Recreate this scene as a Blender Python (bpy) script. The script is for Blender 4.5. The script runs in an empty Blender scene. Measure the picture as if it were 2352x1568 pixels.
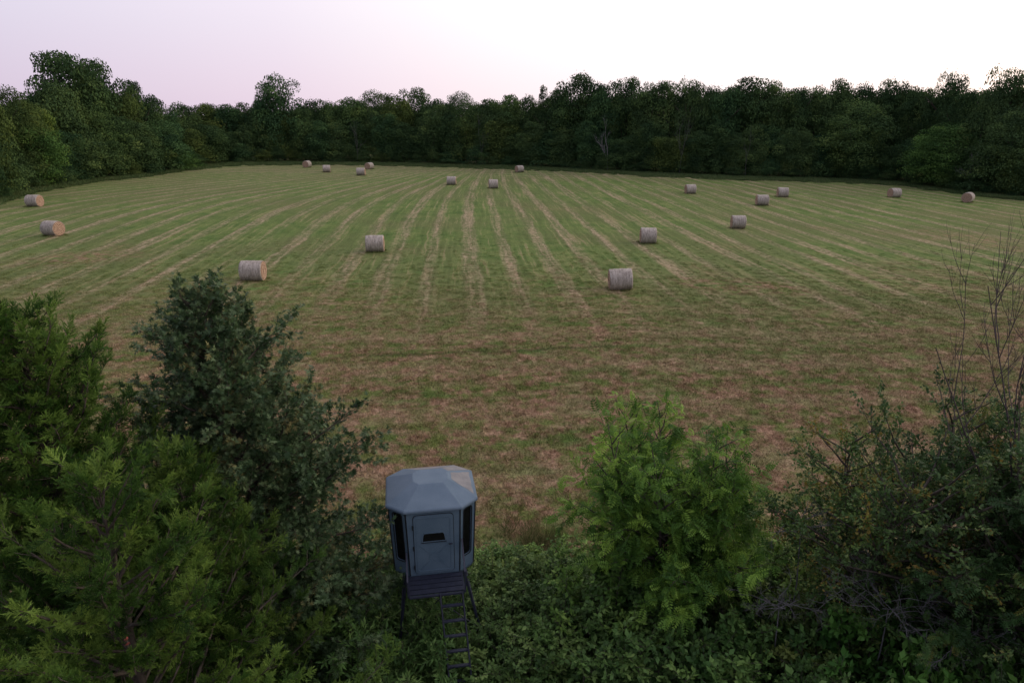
import bpy, math, random
import numpy as np
from mathutils import Vector, Matrix, noise

S = bpy.context.scene
C = S.collection
R = math.radians

# ---------------------------------------------------------------- camera
CAM_H = 12.2
PITCH = R(18.3)
F = 1568.0                      # focal length in pixels of a 2352 px wide picture
cd = bpy.data.cameras.new('camera'); cam = bpy.data.objects.new('camera', cd); C.objects.link(cam)
cd.sensor_width = 36.0; cd.lens = 24.0; cd.clip_start = 0.1; cd.clip_end = 9000
cam.location = (0, 0, CAM_H); cam.rotation_euler = (R(90) - PITCH, 0, 0)
S.camera = cam

# ---------------------------------------------------------------- world
GLOW_AZ = R(52)                 # azimuth of the dusk glow, clockwise from the view direction
W = bpy.data.worlds.new('World'); S.world = W; W.use_nodes = True
nt = W.node_tree; nt.nodes.clear()
def N(t, **k):
    n = nt.nodes.new(t)
    for a, b in k.items():
        setattr(n, a, b)
    return n
L = nt.links.new
tc = N('ShaderNodeTexCoord')
sep = N('ShaderNodeSeparateXYZ'); L(tc.outputs['Generated'], sep.inputs[0])
dot = N('ShaderNodeVectorMath', operation='DOT_PRODUCT')
L(tc.outputs['Generated'], dot.inputs[0])
dot.inputs[1].default_value = (math.sin(GLOW_AZ), math.cos(GLOW_AZ), 0.12)
mr = N('ShaderNodeMapRange'); L(dot.outputs['Value'], mr.inputs['Value'])
mr.inputs['From Min'].default_value = -1; mr.inputs['From Max'].default_value = 1
def ramp(stops):
    r = N('ShaderNodeValToRGB'); e = r.color_ramp.elements
    e[0].position, e[0].color = stops[0][0], (*stops[0][1], 1)
    e[1].position, e[1].color = stops[-1][0], (*stops[-1][1], 1)
    for p, c in stops[1:-1]:
        x = e.new(p); x.color = (*c, 1)
    return r
rg = ramp([(0.0, (.30, .31, .44)), (.30, (.42, .42, .58)), (.49, (.62, .57, .71)), (.68, (.78, .70, .81)),
           (.80, (.94, .87, .91)), (.91, (1.06, 1.0, 1.0)), (.965, (1.14, 1.06, 1.03)), (1.0, (1.9, 1.65, 1.45))])
L(mr.outputs[0], rg.inputs[0])
rz = ramp([(0.0, (.94, .86, .89)), (.05, (.98, .93, .95)), (.11, (1.03, 1.03, 1.02)), (.20, (1.14, 1.17, 1.13)), (.45, (1.34, 1.36, 1.30)), (1.0, (1.22, 1.26, 1.30))])
L(sep.outputs['Z'], rz.inputs[0])
mul = N('ShaderNodeMix', data_type='RGBA', blend_type='MULTIPLY'); mul.inputs[0].default_value = 1
L(rg.outputs[0], mul.inputs[6]); L(rz.outputs[0], mul.inputs[7])
bg = N('ShaderNodeBackground'); L(mul.outputs[2], bg.inputs['Color']); bg.inputs['Strength'].default_value = 1.0
sk = N('ShaderNodeTexSky', sky_type='NISHITA'); sk.sun_disc = False
sk.sun_elevation = R(4); sk.sun_rotation = GLOW_AZ; sk.altitude = 300
bg2 = N('ShaderNodeBackground'); L(sk.outputs[0], bg2.inputs['Color']); bg2.inputs['Strength'].default_value = 0.012
ad = N('ShaderNodeAddShader'); L(bg.outputs[0], ad.inputs[0]); L(bg2.outputs[0], ad.inputs[1])
wo = N('ShaderNodeOutputWorld'); L(ad.outputs[0], wo.inputs['Surface'])
W.cycles.sampling_method = 'AUTOMATIC'

# ---------------------------------------------------------------- sun (the last glow, very soft)
sd = bpy.data.lights.new('sun', 'SUN'); sun = bpy.data.objects.new('sun', sd); C.objects.link(sun)
sd.energy = 1.05; sd.angle = R(24); sd.color = (1.0, .80, .66)
_az, _el = R(84), R(14)
_d = Vector((math.sin(_az) * math.cos(_el), math.cos(_az) * math.cos(_el), math.sin(_el)))
sun.rotation_euler = _d.to_track_quat('Z', 'Y').to_euler(); sun.location = _d * 200

S.view_settings.view_transform = 'Standard'; S.view_settings.look = 'None'
S.view_settings.exposure = 0.12; S.view_settings.gamma = 1.0; S.view_settings.use_curve_mapping = False
S.render.engine = 'CYCLES'
cy = S.cycles
cy.max_bounces = 5; cy.diffuse_bounces = 3; cy.glossy_bounces = 2; cy.transmission_bounces = 3
cy.use_denoising = True; cy.sample_clamp_indirect = 4; cy.caustics_reflective = False; cy.caustics_refractive = False

# ---------------------------------------------------------------- terrain and pixel helpers
def sstep(a, b, x):
    t = np.clip((x - a) / (b - a), 0, 1); return t * t * (3 - 2 * t)
def ter(x, y):
    x = np.asarray(x, float); y = np.asarray(y, float)
    z = -0.0135 * np.clip(x, -110, 110) * sstep(25, 90, y)
    w = sstep(16, 60, y)
    z = z + w * (0.10 * np.sin(x * .071 + y * .033) + 0.08 * np.sin(x * .031 - y * .057 + 1.3))
    z = z + 0.025 * np.sin(x * .9 + .6 * y) * np.sin(y * .7)
    return z
def at(px, py):
    """ground point seen at that place of the 2352 px wide photograph"""
    a = Vector(((px - 1176) / F, math.cos(PITCH) - (py - 784) / F * math.sin(PITCH), -math.sin(PITCH) - (py - 784) / F * math.cos(PITCH)))
    t = -CAM_H / a.z
    for _ in range(12):
        t = (float(ter(a.x * t, a.y * t)) - CAM_H) / a.z
    return Vector((a.x * t, a.y * t, CAM_H + a.z * t))
def zat(y, py):
    """height above datum of what is seen at row py when standing at distance y"""
    return CAM_H - y * math.tan(PITCH + math.atan((py - 784) / F))
def xat(px, y, z):
    return (px - 1176) / F * (y * math.cos(PITCH) + (CAM_H - z) * math.sin(PITCH))
def ppm(y, z):
    return F / (y * math.cos(PITCH) + (CAM_H - z) * math.sin(PITCH))

# ---------------------------------------------------------------- materials
def newmat(name):
    m = bpy.data.materials.new(name); m.use_nodes = True
    t = m.node_tree; t.nodes.clear()
    def nn(ty, **k):
        n = t.nodes.new(ty)
        for a, b in k.items():
            setattr(n, a, b)
        return n
    o = nn('ShaderNodeOutputMaterial'); return m, t, nn, t.links.new, o
def cramp(nn, stops, interp='LINEAR'):
    r = nn('ShaderNodeValToRGB'); r.color_ramp.interpolation = interp; e = r.color_ramp.elements
    e[0].position, e[0].color = stops[0][0], (*stops[0][1], 1)
    e[1].position, e[1].color = stops[-1][0], (*stops[-1][1], 1)
    for p, c in stops[1:-1]:
        x = e.new(p); x.color = (*c, 1)
    return r
def leafmat(name, stops, rough=.6, spec=.12, trans=.25, scale=1.2, mottle=.35):
    m, t, nn, l, o = newmat(name)
    at_ = nn('ShaderNodeAttribute', attribute_name='tint')
    g = nn('ShaderNodeNewGeometry')
    no = nn('ShaderNodeTexNoise'); no.inputs['Scale'].default_value = scale; no.inputs['Detail'].default_value = 3
    l(g.outputs['Position'], no.inputs['Vector'])
    mr_ = nn('ShaderNodeMapRange'); l(no.outputs['Fac'], mr_.inputs[0])
    mr_.inputs[1].default_value = .3; mr_.inputs[2].default_value = .7; mr_.inputs[3].default_value = -mottle; mr_.inputs[4].default_value = mottle
    a = nn('ShaderNodeMath', operation='ADD', use_clamp=True); l(at_.outputs['Fac'], a.inputs[0]); l(mr_.outputs[0], a.inputs[1])
    r = cramp(nn, stops); l(a.outputs[0], r.inputs[0])
    oi = nn('ShaderNodeObjectInfo')
    mx = nn('ShaderNodeMix', data_type='RGBA', blend_type='MULTIPLY'); mx.inputs[0].default_value = 1
    l(r.outputs[0], mx.inputs[6]); l(oi.outputs['Color'], mx.inputs[7])
    p = nn('ShaderNodeBsdfPrincipled'); l(mx.outputs[2], p.inputs['Base Color'])
    p.inputs['Roughness'].default_value = rough; p.inputs['Specular IOR Level'].default_value = spec
    tr = nn('ShaderNodeBsdfTranslucent'); l(mx.outputs[2], tr.inputs['Color'])
    ms = nn('ShaderNodeMixShader'); ms.inputs[0].default_value = trans
    l(p.outputs[0], ms.inputs[1]); l(tr.outputs[0], ms.inputs[2]); l(ms.outputs[0], o.inputs[0])
    return m
def noisemat(name, stops, scale=4, rough=.7, spec=.3, bump=.0, detail=6, metal=0, stretch=(1, 1, 1), coord='Object'):
    m, t, nn, l, o = newmat(name)
    tc_ = nn('ShaderNodeTexCoord'); mp = nn('ShaderNodeMapping'); mp.inputs['Scale'].default_value = stretch
    l(tc_.outputs[coord], mp.inputs[0])
    no = nn('ShaderNodeTexNoise'); no.inputs['Scale'].default_value = scale; no.inputs['Detail'].default_value = detail
    no.inputs['Roughness'].default_value = .65
    l(mp.outputs[0], no.inputs['Vector'])
    r = cramp(nn, stops); l(no.outputs['Fac'], r.inputs[0])
    p = nn('ShaderNodeBsdfPrincipled'); l(r.outputs[0], p.inputs['Base Color'])
    p.inputs['Roughness'].default_value = rough; p.inputs['Specular IOR Level'].default_value = spec; p.inputs['Metallic'].default_value = metal
    if bump:
        b = nn('ShaderNodeBump'); b.inputs['Strength'].default_value = bump; b.inputs['Distance'].default_value = .01
        l(no.outputs['Fac'], b.inputs['Height']); l(b.outputs[0], p.inputs['Normal'])
    l(p.outputs[0], o.inputs[0])
    return m

M = {}
M['bark'] = noisemat('bark', [(.3, (.035, .028, .022)), (.7, (.10, .085, .07))], 12, .9, .1, .6, stretch=(1, 1, .25))
M['grey_wood'] = noisemat('grey_wood', [(.3, (.13, .12, .115)), (.7, (.26, .25, .24))], 10, .9, .1, .4)
M['far_dead'] = noisemat('far_dead_wood', [(.3, (.08, .075, .07)), (.7, (.15, .145, .14))], 10, .9, .1, .4)
M['brush_wood'] = noisemat('brush_wood', [(.3, (.07, .066, .066)), (.7, (.16, .155, .155))], 10, .9, .1, .4)
M['dead_twig'] = noisemat('dead_twig', [(.3, (.045, .035, .035)), (.7, (.10, .08, .08))], 10, .9, .1, .4)
M['far'] = leafmat('far_foliage', [(.0, (.032, .060, .026)), (.45, (.064, .110, .040)), (.8, (.102, .160, .050)), (1, (.15, .20, .06))], rough=.8, spec=.03, scale=.35, mottle=.3, trans=.15)
M['cedar'] = leafmat('cedar_foliage', [(.0, (.016, .040, .009)), (.5, (.052, .108, .019)), (1, (.150, .225, .045))], rough=.6, scale=1.5, mottle=.25, trans=.3)
M['oak'] = leafmat('oak_foliage', [(.0, (.024, .050, .020)), (.55, (.060, .108, .042)), (.92, (.125, .175, .080)), (1, (.17, .16, .06))], rough=.5, spec=.22, scale=1.0, mottle=.25)
M['ash'] = leafmat('pinnate_foliage', [(.0, (.034, .085, .016)), (.5, (.095, .195, .030)), (1, (.25, .40, .06))], rough=.5, scale=.9, mottle=.3, trans=.3)
M['locust'] = leafmat('locust_foliage', [(.0, (.026, .052, .018)), (.6, (.062, .112, .034)), (.88, (.110, .155, .042)), (1, (.19, .14, .035))], rough=.5, scale=1.0, mottle=.3)
M['shrub'] = leafmat('shrub_foliage', [(.0, (.036, .070, .020)), (.55, (.094, .160, .042)), (1, (.19, .26, .075))], rough=.55, spec=.15, scale=1.3, mottle=.3)
M['tallgrass'] = leafmat('tall_grass', [(.0, (.05, .075, .022)), (.5, (.10, .115, .04)), (1, (.21, .17, .085))], rough=.7, scale=.6, mottle=.3)
M['red_leaf'] = leafmat('red_leaf', [(.0, (.16, .04, .03)), (1, (.25, .07, .05))], scale=2)

def field_colour(t, nn, l):
    """colour of the mown field at a world position: windrow stripes, headland passes, worn patches"""
    g = nn('ShaderNodeNewGeometry'); sp = nn('ShaderNodeSeparateXYZ'); l(g.outputs['Position'], sp.inputs[0])
    def ma(op, a, b=None, clamp=False):
        n = nn('ShaderNodeMath', operation=op, use_clamp=clamp)
        for i, v in enumerate((a, b)):
            if v is None: continue
            if isinstance(v, (int, float)): n.inputs[i].default_value = v
            else: l(v, n.inputs[i])
        return n.outputs[0]
    def mrange(v, a, b, c=0., d=1., smooth=True):
        n = nn('ShaderNodeMapRange'); n.interpolation_type = 'SMOOTHSTEP' if smooth else 'LINEAR'
        l(v, n.inputs[0]); n.inputs[1].default_value = a; n.inputs[2].default_value = b; n.inputs[3].default_value = c; n.inputs[4].default_value = d
        return n.outputs[0]
    def nz(scale, detail=4, rough=.55, stretch=None, off=0., vec=None):
        n = nn('ShaderNodeTexNoise'); n.inputs['Scale'].default_value = scale; n.inputs['Detail'].default_value = detail; n.inputs['Roughness'].default_value = rough
        mp = nn('ShaderNodeMapping'); l(vec or g.outputs['Position'], mp.inputs[0])
        mp.inputs['Location'].default_value = (off, off * .7, 0)
        mp.inputs['Scale'].default_value = stretch or (1, 1, 0)
        l(mp.outputs[0], n.inputs['Vector'])
        return n.outputs['Fac']
    def mix(f, a, b):
        n = nn('ShaderNodeMix', data_type='RGBA')
        l(f, n.inputs[0])
        for i, v in ((6, a), (7, b)):
            if isinstance(v, tuple): n.inputs[i].default_value = (*v, 1)
            else: l(v, n.inputs[i])
        return n.outputs[2]
    x, y = sp.outputs['X'], sp.outputs['Y']
    # rows run away from the camera, bending right along the woods on the left
    yy = ma('MAXIMUM', ma('SUBTRACT', y, 82.), 0.)
    bendL = ma('MULTIPLY', ma('MULTIPLY', yy, yy), mrange(x, -55., 5., -.0070, 0.))
    bendR = ma('MULTIPLY', ma('MULTIPLY', yy, yy), mrange(x, 5., 60., 0., .0006))
    wob = ma('ADD', ma('MULTIPLY', ma('SUBTRACT', nz(.012, 2), .5), 1.8), ma('MULTIPLY', ma('SUBTRACT', nz(.8, 4, .6, (1.6, .25, 0), 12.), .5), 1.0))
    u = ma('ADD', ma('ADD', ma('ADD', x, ma('MULTIPLY', y, .07)), ma('ADD', bendL, bendR)), wob)
    cu = nn('ShaderNodeCombineXYZ'); l(u, cu.inputs[0]); l(y, cu.inputs[1]); UV = cu.outputs[0]
    # two frequencies so that the rows are not all alike
    def stripe(coord, period, off):
        s = ma('SINE', ma('MULTIPLY', ma('ADD', coord, off), 2 * math.pi / period))
        return ma('ADD', ma('MULTIPLY', s, .5), .5)
    s1 = stripe(u, 3.5, .4); s2 = stripe(u, 8.3, 1.1)
    st = mrange(ma('ADD', ma('MULTIPLY', s1, .78), ma('MULTIPLY', s2, .22)), .46, .86)
    n_mid = nz(.5, 5, .6); n_long = nz(1., 3, .55, (.8, .03, 0), 31., UV); n_str = nz(1., 4, .6, (2.4, .07, 0), 5., UV); n_big = nz(.055, 3, .5, None, 9.)
    st = ma('MULTIPLY', st, mrange(ma('ADD', ma('MULTIPLY', n_long, .6), ma('MULTIPLY', n_mid, .4)), .36, .60, .15, .95))
    st = ma('MULTIPLY', st, mrange(y, 22., 46.))
    st = ma('MULTIPLY', st, mrange(n_str, .36, .60, .35, 1.15))
    # headland: passes across, nearer the camera and at the far end
    wv = ma('ADD', y, ma('ADD', ma('MULTIPLY', ma('SUBTRACT', nz(.06, 2, .5, None, 3.), .5), 5.), ma('MULTIPLY', x, -.05)))
    h1 = ma('MAXIMUM', mrange(stripe(wv, 5.2, 0.), .5, .95), mrange(stripe(wv, 1.7, .4), .55, 1., 0., .55))
    head = ma('MULTIPLY', h1, ma('MAXIMUM', mrange(y, 46., 32., 0., .6), mrange(y, 140., 152., 0., .5)))
    strip = ma('MAXIMUM', st, head)
    n_fine = nz(2.2, 6, .7, (1.1, 1.0, 0), 4.); n_vf = nz(9., 4, .7, (1, 1.0, 0), 8.)
    green = mix(mrange(n_mid, .35, .65), (.082, .136, .032), (.138, .178, .052))
    green = mix(mrange(n_big, .4, .62), green, (.120, .145, .048))
    tan = mix(mrange(n_fine, .35, .65), (.185, .145, .085), (.35, .27, .175))
    base = mix(ma('MULTIPLY', strip, mrange(n_fine, .3, .62, .35, 1.)), green, tan)
    # the near half of the field is thin, reddish stubble with green clumps
    near = ma('MULTIPLY', mrange(ma('ADD', y, ma('MULTIPLY', ma('SUBTRACT', n_big, .5), 60.)), 62., 24.), 1.)
    near_l = ma('MAXIMUM', near, ma('MULTIPLY', mrange(n_big, .56, .70), mrange(y, 120., 50.)))
    stub = mix(mrange(n_fine, .32, .68), (.165, .092, .052), (.32, .205, .135))
    stub = mix(mrange(nz(.9, 5, .7, (1.1, 1.1, 0), 17.), .41, .60), stub, (.125, .150, .042))
    stub = mix(mrange(nz(.35, 5, .65, (1.2, 1.4, 0), 55.), .55, .67), stub, (.105, .158, .042))
    base = mix(ma('MULTIPLY', near_l, mrange(n_mid, .30, .60, .45, 1.)), base, stub)
    base = mix(ma('MULTIPLY', ma('MULTIPLY', h1, near), .30), base, (.33, .225, .14))
    # bare red scrapes
    scr = ma('MULTIPLY', mrange(nz(.22, 5, .7, (1.6, 1, 0), 77.), .66, .74), .7)
    base = mix(scr, base, (.27, .145, .098))
    # a long dark wheel rut across the near field
    rut = ma('MULTIPLY', mrange(ma('ABSOLUTE', ma('ADD', ma('SUBTRACT', y, 35.2), ma('ADD', ma('MULTIPLY', x, -.11), ma('MULTIPLY', ma('SUBTRACT', nz(.3, 3), .5), 1.6)))), .30, .08), mrange(ma('ABSOLUTE', ma('ADD', x, 1.)), 11., 5.))
    base = mix(ma('MULTIPLY', ma('MULTIPLY', rut, mrange(n_fine, .35, .6)), .6), base, (.030, .045, .015))
    base = mix(ma('MULTIPLY', mrange(n_str, .54, .70), mrange(y, 34., 60., .0, .55)), base, (.27, .20, .115))
    dk = ma('MULTIPLY', mrange(n_vf, .32, .68, .68, 1.26), ma('MULTIPLY', mrange(n_fine, .34, .66, .87, 1.13), mrange(ma('MULTIPLY', ma('SUBTRACT', n_str, .5), mrange(y, 34., 60.)), -.15, .15, .84, 1.14)))
    vm = nn('ShaderNodeVectorMath', operation='SCALE'); l(base, vm.inputs[0]); l(dk, vm.inputs[3])
    return vm.outputs[0], n_fine, n_vf

def field_mat():
    m, t, nn, l, o = newmat('mown_field')
    c, nf, nv = field_colour(t, nn, l)
    p = nn('ShaderNodeBsdfPrincipled'); l(c, p.inputs['Base Color']); p.inputs['Roughness'].default_value = .95; p.inputs['Specular IOR Level'].default_value = .08
    b = nn('ShaderNodeBump'); b.inputs['Strength'].default_value = .8; b.inputs['Distance'].default_value = .12
    ad_ = nn('ShaderNodeMath', operation='ADD'); l(nf, ad_.inputs[0]); l(nv, ad_.inputs[1]); l(ad_.outputs[0], b.inputs['Height'])
    l(b.outputs[0], p.inputs['Normal']); l(p.outputs[0], o.inputs[0])
    return m
def blade_mat():
    m, t, nn, l, o = newmat('stubble_blades')
    c, nf, nv = field_colour(t, nn, l)
    a = nn('ShaderNodeAttribute', attribute_name='tint')
    r = nn('ShaderNodeMapRange'); l(a.outputs['Fac'], r.inputs[0]); r.inputs[3].default_value = .55; r.inputs[4].default_value = 1.9
    vm = nn('ShaderNodeVectorMath', operation='SCALE'); l(c, vm.inputs[0]); l(r.outputs[0], vm.inputs[3])
    d = nn('ShaderNodeBsdfDiffuse'); l(vm.outputs[0], d.inputs[0]); l(d.outputs[0], o.inputs[0])
    return m
M['field'] = field_mat(); M['blades'] = blade_mat()

def shell_mat(name, lo, hi):
    m, t, nn, l, o = newmat(name)
    tc_ = nn('ShaderNodeTexCoord')
    n1 = nn('ShaderNodeTexNoise'); n1.inputs['Scale'].default_value = 90; n1.inputs['Detail'].default_value = 2; l(tc_.outputs['Object'], n1.inputs['Vector'])
    n2 = nn('ShaderNodeTexNoise'); n2.inputs['Scale'].default_value = 1.7; n2.inputs['Detail'].default_value = 6; l(tc_.outputs['Object'], n2.inputs['Vector'])
    ad_ = nn('ShaderNodeMath', operation='ADD'); l(n1.outputs[0], ad_.inputs[0]); l(n2.outputs[0], ad_.inputs[1])
    r = cramp(nn, [(.38, lo), (.62, hi)])
    h = nn('ShaderNodeMath', operation='MULTIPLY'); l(ad_.outputs[0], h.inputs[0]); h.inputs[1].default_value = .5; l(h.outputs[0], r.inputs[0])
    p = nn('ShaderNodeBsdfPrincipled'); l(r.outputs[0], p.inputs['Base Color']); p.inputs['Roughness'].default_value = .6
    p.inputs['Specular IOR Level'].default_value = .2
    b = nn('ShaderNodeBump'); b.inputs['Strength'].default_value = .12; b.inputs['Distance'].default_value = .004; l(n1.outputs[0], b.inputs['Height']); l(b.outputs[0], p.inputs['Normal'])
    l(p.outputs[0], o.inputs[0]); return m
M['shell'] = shell_mat('blind_plastic', (.062, .102, .140), (.100, .148, .188))
M['roof'] = shell_mat('roof_plastic', (.080, .120, .160), (.120, .165, .208))
M['stain'] = noisemat('dried_silt', [(.35, (.135, .135, .14)), (.65, (.20, .19, .185))], 5, .65, .3, .2)
M['steel'] = noisemat('dark_painted_steel', [(.3, (.012, .015, .026)), (.7, (.026, .030, .050))], 14, .5, .4, .1)
M['rubber'] = noisemat('black_trim', [(.3, (.006, .006, .007)), (.7, (.014, .014, .016))], 14, .5, .3)
M['glass'] = noisemat('dark_window', [(.3, (.003, .003, .004)), (.7, (.008, .008, .009))], 3, .25, .35)

def bale_side_mat():
    m, t, nn, l, o = newmat('net_wrapped_hay')
    tc_ = nn('ShaderNodeTexCoord'); oi = nn('ShaderNodeObjectInfo')
    av = nn('ShaderNodeVectorMath', operation='ADD'); l(tc_.outputs['Object'], av.inputs[0])
    cmb = nn('ShaderNodeCombineXYZ'); ml = nn('ShaderNodeMath', operation='MULTIPLY'); l(oi.outputs['Random'], ml.inputs[0]); ml.inputs[1].default_value = 40
    l(ml.outputs[0], cmb.inputs[0]); l(cmb.outputs[0], av.inputs[1])
    mp = nn('ShaderNodeMapping'); mp.inputs['Scale'].default_value = (9, 2.2, 2.2); l(av.outputs[0], mp.inputs[0])
    n1 = nn('ShaderNodeTexNoise'); n1.inputs['Scale'].default_value = 1; n1.inputs['Detail'].default_value = 5; l(mp.outputs[0], n1.inputs['Vector'])
    n2 = nn('ShaderNodeTexNoise'); n2.inputs['Scale'].default_value = 14; n2.inputs['Detail'].default_value = 4; l(av.outputs[0], n2.inputs['Vector'])
    ad_ = nn('ShaderNodeMath', operation='ADD'); l(n1.outputs[0], ad_.inputs[0]); l(n2.outputs[0], ad_.inputs[1])
    h = nn('ShaderNodeMath', operation='MULTIPLY'); h.inputs[1].default_value = .5; l(ad_.outputs[0], h.inputs[0])
    r = cramp(nn, [(.36, (.17, .145, .115)), (.5, (.31, .27, .225)), (.64, (.44, .395, .335))]); l(h.outputs[0], r.inputs[0])
    p = nn('ShaderNodeBsdfPrincipled'); l(r.outputs[0], p.inputs['Base Color']); p.inputs['Roughness'].default_value = .75; p.inputs['Specular IOR Level'].default_value = .2
    b = nn('ShaderNodeBump'); b.inputs['Strength'].default_value = .7; b.inputs['Distance'].default_value = .02; l(h.outputs[0], b.inputs['Height']); l(b.outputs[0], p.inputs['Normal'])
    l(p.outputs[0], o.inputs[0]); return m
def bale_end_mat():
    m, t, nn, l, o = newmat('rolled_hay_end')
    tc_ = nn('ShaderNodeTexCoord'); sp = nn('ShaderNodeSeparateXYZ'); l(tc_.outputs['Object'], sp.inputs[0])
    cmb = nn('ShaderNodeCombineXYZ'); l(sp.outputs['Y'], cmb.inputs[0]); l(sp.outputs['Z'], cmb.inputs[1])
    ln = nn('ShaderNodeVectorMath', operation='LENGTH'); l(cmb.outputs[0], ln.inputs[0])
    n2 = nn('ShaderNodeTexNoise'); n2.inputs['Scale'].default_value = 3; n2.inputs['Detail'].default_value = 5; l(tc_.outputs['Object'], n2.inputs['Vector'])
    n3 = nn('ShaderNodeTexNoise'); n3.inputs['Scale'].default_value = 30; n3.inputs['Detail'].default_value = 4; l(tc_.outputs['Object'], n3.inputs['Vector'])
    a1 = nn('ShaderNodeMath', operation='MULTIPLY_ADD'); l(ln.outputs['Value'], a1.inputs[0]); a1.inputs[1].default_value = 44
    m2 = nn('ShaderNodeMath', operation='MULTIPLY'); l(n2.outputs[0], m2.inputs[0]); m2.inputs[1].default_value = 11; l(m2.outputs[0], a1.inputs[2])
    s = nn('ShaderNodeMath', operation='SINE'); l(a1.outputs[0], s.inputs[0])
    f_ = nn('ShaderNodeMath', operation='MULTIPLY_ADD'); l(s.outputs[0], f_.inputs[0]); f_.inputs[1].default_value = .24; l(n3.outputs[0], f_.inputs[2])
    r = cramp(nn, [(.28, (.15, .095, .06)), (.5, (.34, .225, .155)), (.72, (.50, .345, .25))]); l(f_.outputs[0], r.inputs[0])
    p = nn('ShaderNodeBsdfPrincipled'); l(r.outputs[0], p.inputs['Base Color']); p.inputs['Roughness'].default_value = .9; p.inputs['Specular IOR Level'].default_value = .1
    b = nn('ShaderNodeBump'); b.inputs['Strength'].default_value = .8; b.inputs['Distance'].default_value = .03; l(f_.outputs[0], b.inputs['Height']); l(b.outputs[0], p.inputs['Normal'])
    l(p.outputs[0], o.inputs[0]); return m
M['bale'] = bale_side_mat(); M['bale_end'] = bale_end_mat()

# ---------------------------------------------------------------- mesh helpers
def npmesh(name, V, Fc, mat, tint=None, smooth=False):
    """V (n,3); Fc (m,k) all faces of one size"""
    me = bpy.data.meshes.new(name)
    V = np.asarray(V, np.float32); Fc = np.asarray(Fc, np.int32)
    n, (m, k) = len(V), Fc.shape
    me.vertices.add(n); me.vertices.foreach_set('co', V.ravel())
    me.loops.add(m * k); me.loops.foreach_set('vertex_index', Fc.ravel())
    me.polygons.add(m); me.polygons.foreach_set('loop_start', np.arange(0, m * k, k, dtype=np.int32))
    if smooth: me.polygons.foreach_set('use_smooth', np.ones(m, bool))
    if tint is not None:
        a = me.attributes.new('tint', 'FLOAT', 'POINT'); a.data.foreach_set('value', np.asarray(tint, np.float32).ravel())
    me.update(calc_edges=True)
    if mat: me.materials.append(mat)
    return me
def obj(name, me, parent=None, loc=(0, 0, 0), rot=(0, 0, 0)):
    o = bpy.data.objects.new(name, me); C.objects.link(o)
    o.parent = parent; o.location = loc; o.rotation_euler = rot
    return o
def tag(o, label=None, cat=None, group=None, kind=None):
    if label: o['label'] = label
    if cat: o['category'] = cat
    if group: o['group'] = group
    if kind: o['kind'] = kind
    return o
def thing(name, label, cat, loc=(0, 0, 0), rz=0, group=None):
    return tag(obj(name, None, None, loc, (0, 0, rz)), label, cat, group)

class Tubes:
    def __init__(s, sides=5): s.k = sides; s.V = []; s.F = []; s.n = 0
    def add(s, pts, rad):
        pts = np.asarray(pts, float); rad = np.asarray(rad, float); k = s.k
        T = np.gradient(pts, axis=0); T /= np.linalg.norm(T, axis=1)[:, None] + 1e-9
        ref = np.where(np.abs(T[:, 2:3]) < .9, np.array([[0, 0, 1.]]), np.array([[1., 0, 0]]))
        A = np.cross(T, ref); A /= np.linalg.norm(A, axis=1)[:, None] + 1e-9; B = np.cross(T, A)
        a = np.arange(k) * 2 * np.pi / k
        ring = pts[:, None] + rad[:, None, None] * (np.cos(a)[None, :, None] * A[:, None] + np.sin(a)[None, :, None] * B[:, None])
        m = len(pts); s.V.append(ring.reshape(-1, 3))
        i = np.arange(m - 1)[:, None] * k + np.arange(k)[None]; j = np.arange(m - 1)[:, None] * k + (np.arange(k)[None] + 1) % k
        s.F.append(np.stack([i, j, j + k, i + k], -1).reshape(-1, 4) + s.n); s.n += m * k
    def mesh(s, name, mat): return npmesh(name, np.concatenate(s.V), np.concatenate(s.F), mat, smooth=True)

def scatter(tmplV, tmplF, pos, dirs, rng, scale, tint, up=None, tjit=None):
    """copies of a template (its +Y along dirs, its +Z near up) joined into arrays"""
    n = len(pos)
    Y = dirs / (np.linalg.norm(dirs, axis=1)[:, None] + 1e-9)
    U = rng.normal(size=(n, 3)) if up is None else up
    X = np.cross(Y, U); X /= np.linalg.norm(X, axis=1)[:, None] + 1e-9
    Z = np.cross(X, Y)
    Rm = np.stack([X, Y, Z], 1)                                   # rows are axes
    sc = scale[:, None, None] if np.ndim(scale) else scale
    V = (tmplV[None] @ Rm) * sc + pos[:, None]
    m = len(tmplV)
    Fa = (tmplF[None] + (np.arange(n) * m)[:, None, None]).reshape(-1, tmplF.shape[1])
    t = np.repeat(tint, m)
    if tjit is not None: t = t + np.tile(tjit, n)
    return V.reshape(-1, 3), Fa, np.clip(t, 0, 1)
def join(parts):
    Vs, Fs, Ts, n = [], [], [], 0
    for V, Fa, T in parts:
        Vs.append(V); Fs.append(Fa + n); Ts.append(T); n += len(V)
    return np.concatenate(Vs), np.concatenate(Fs), np.concatenate(Ts)

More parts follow.
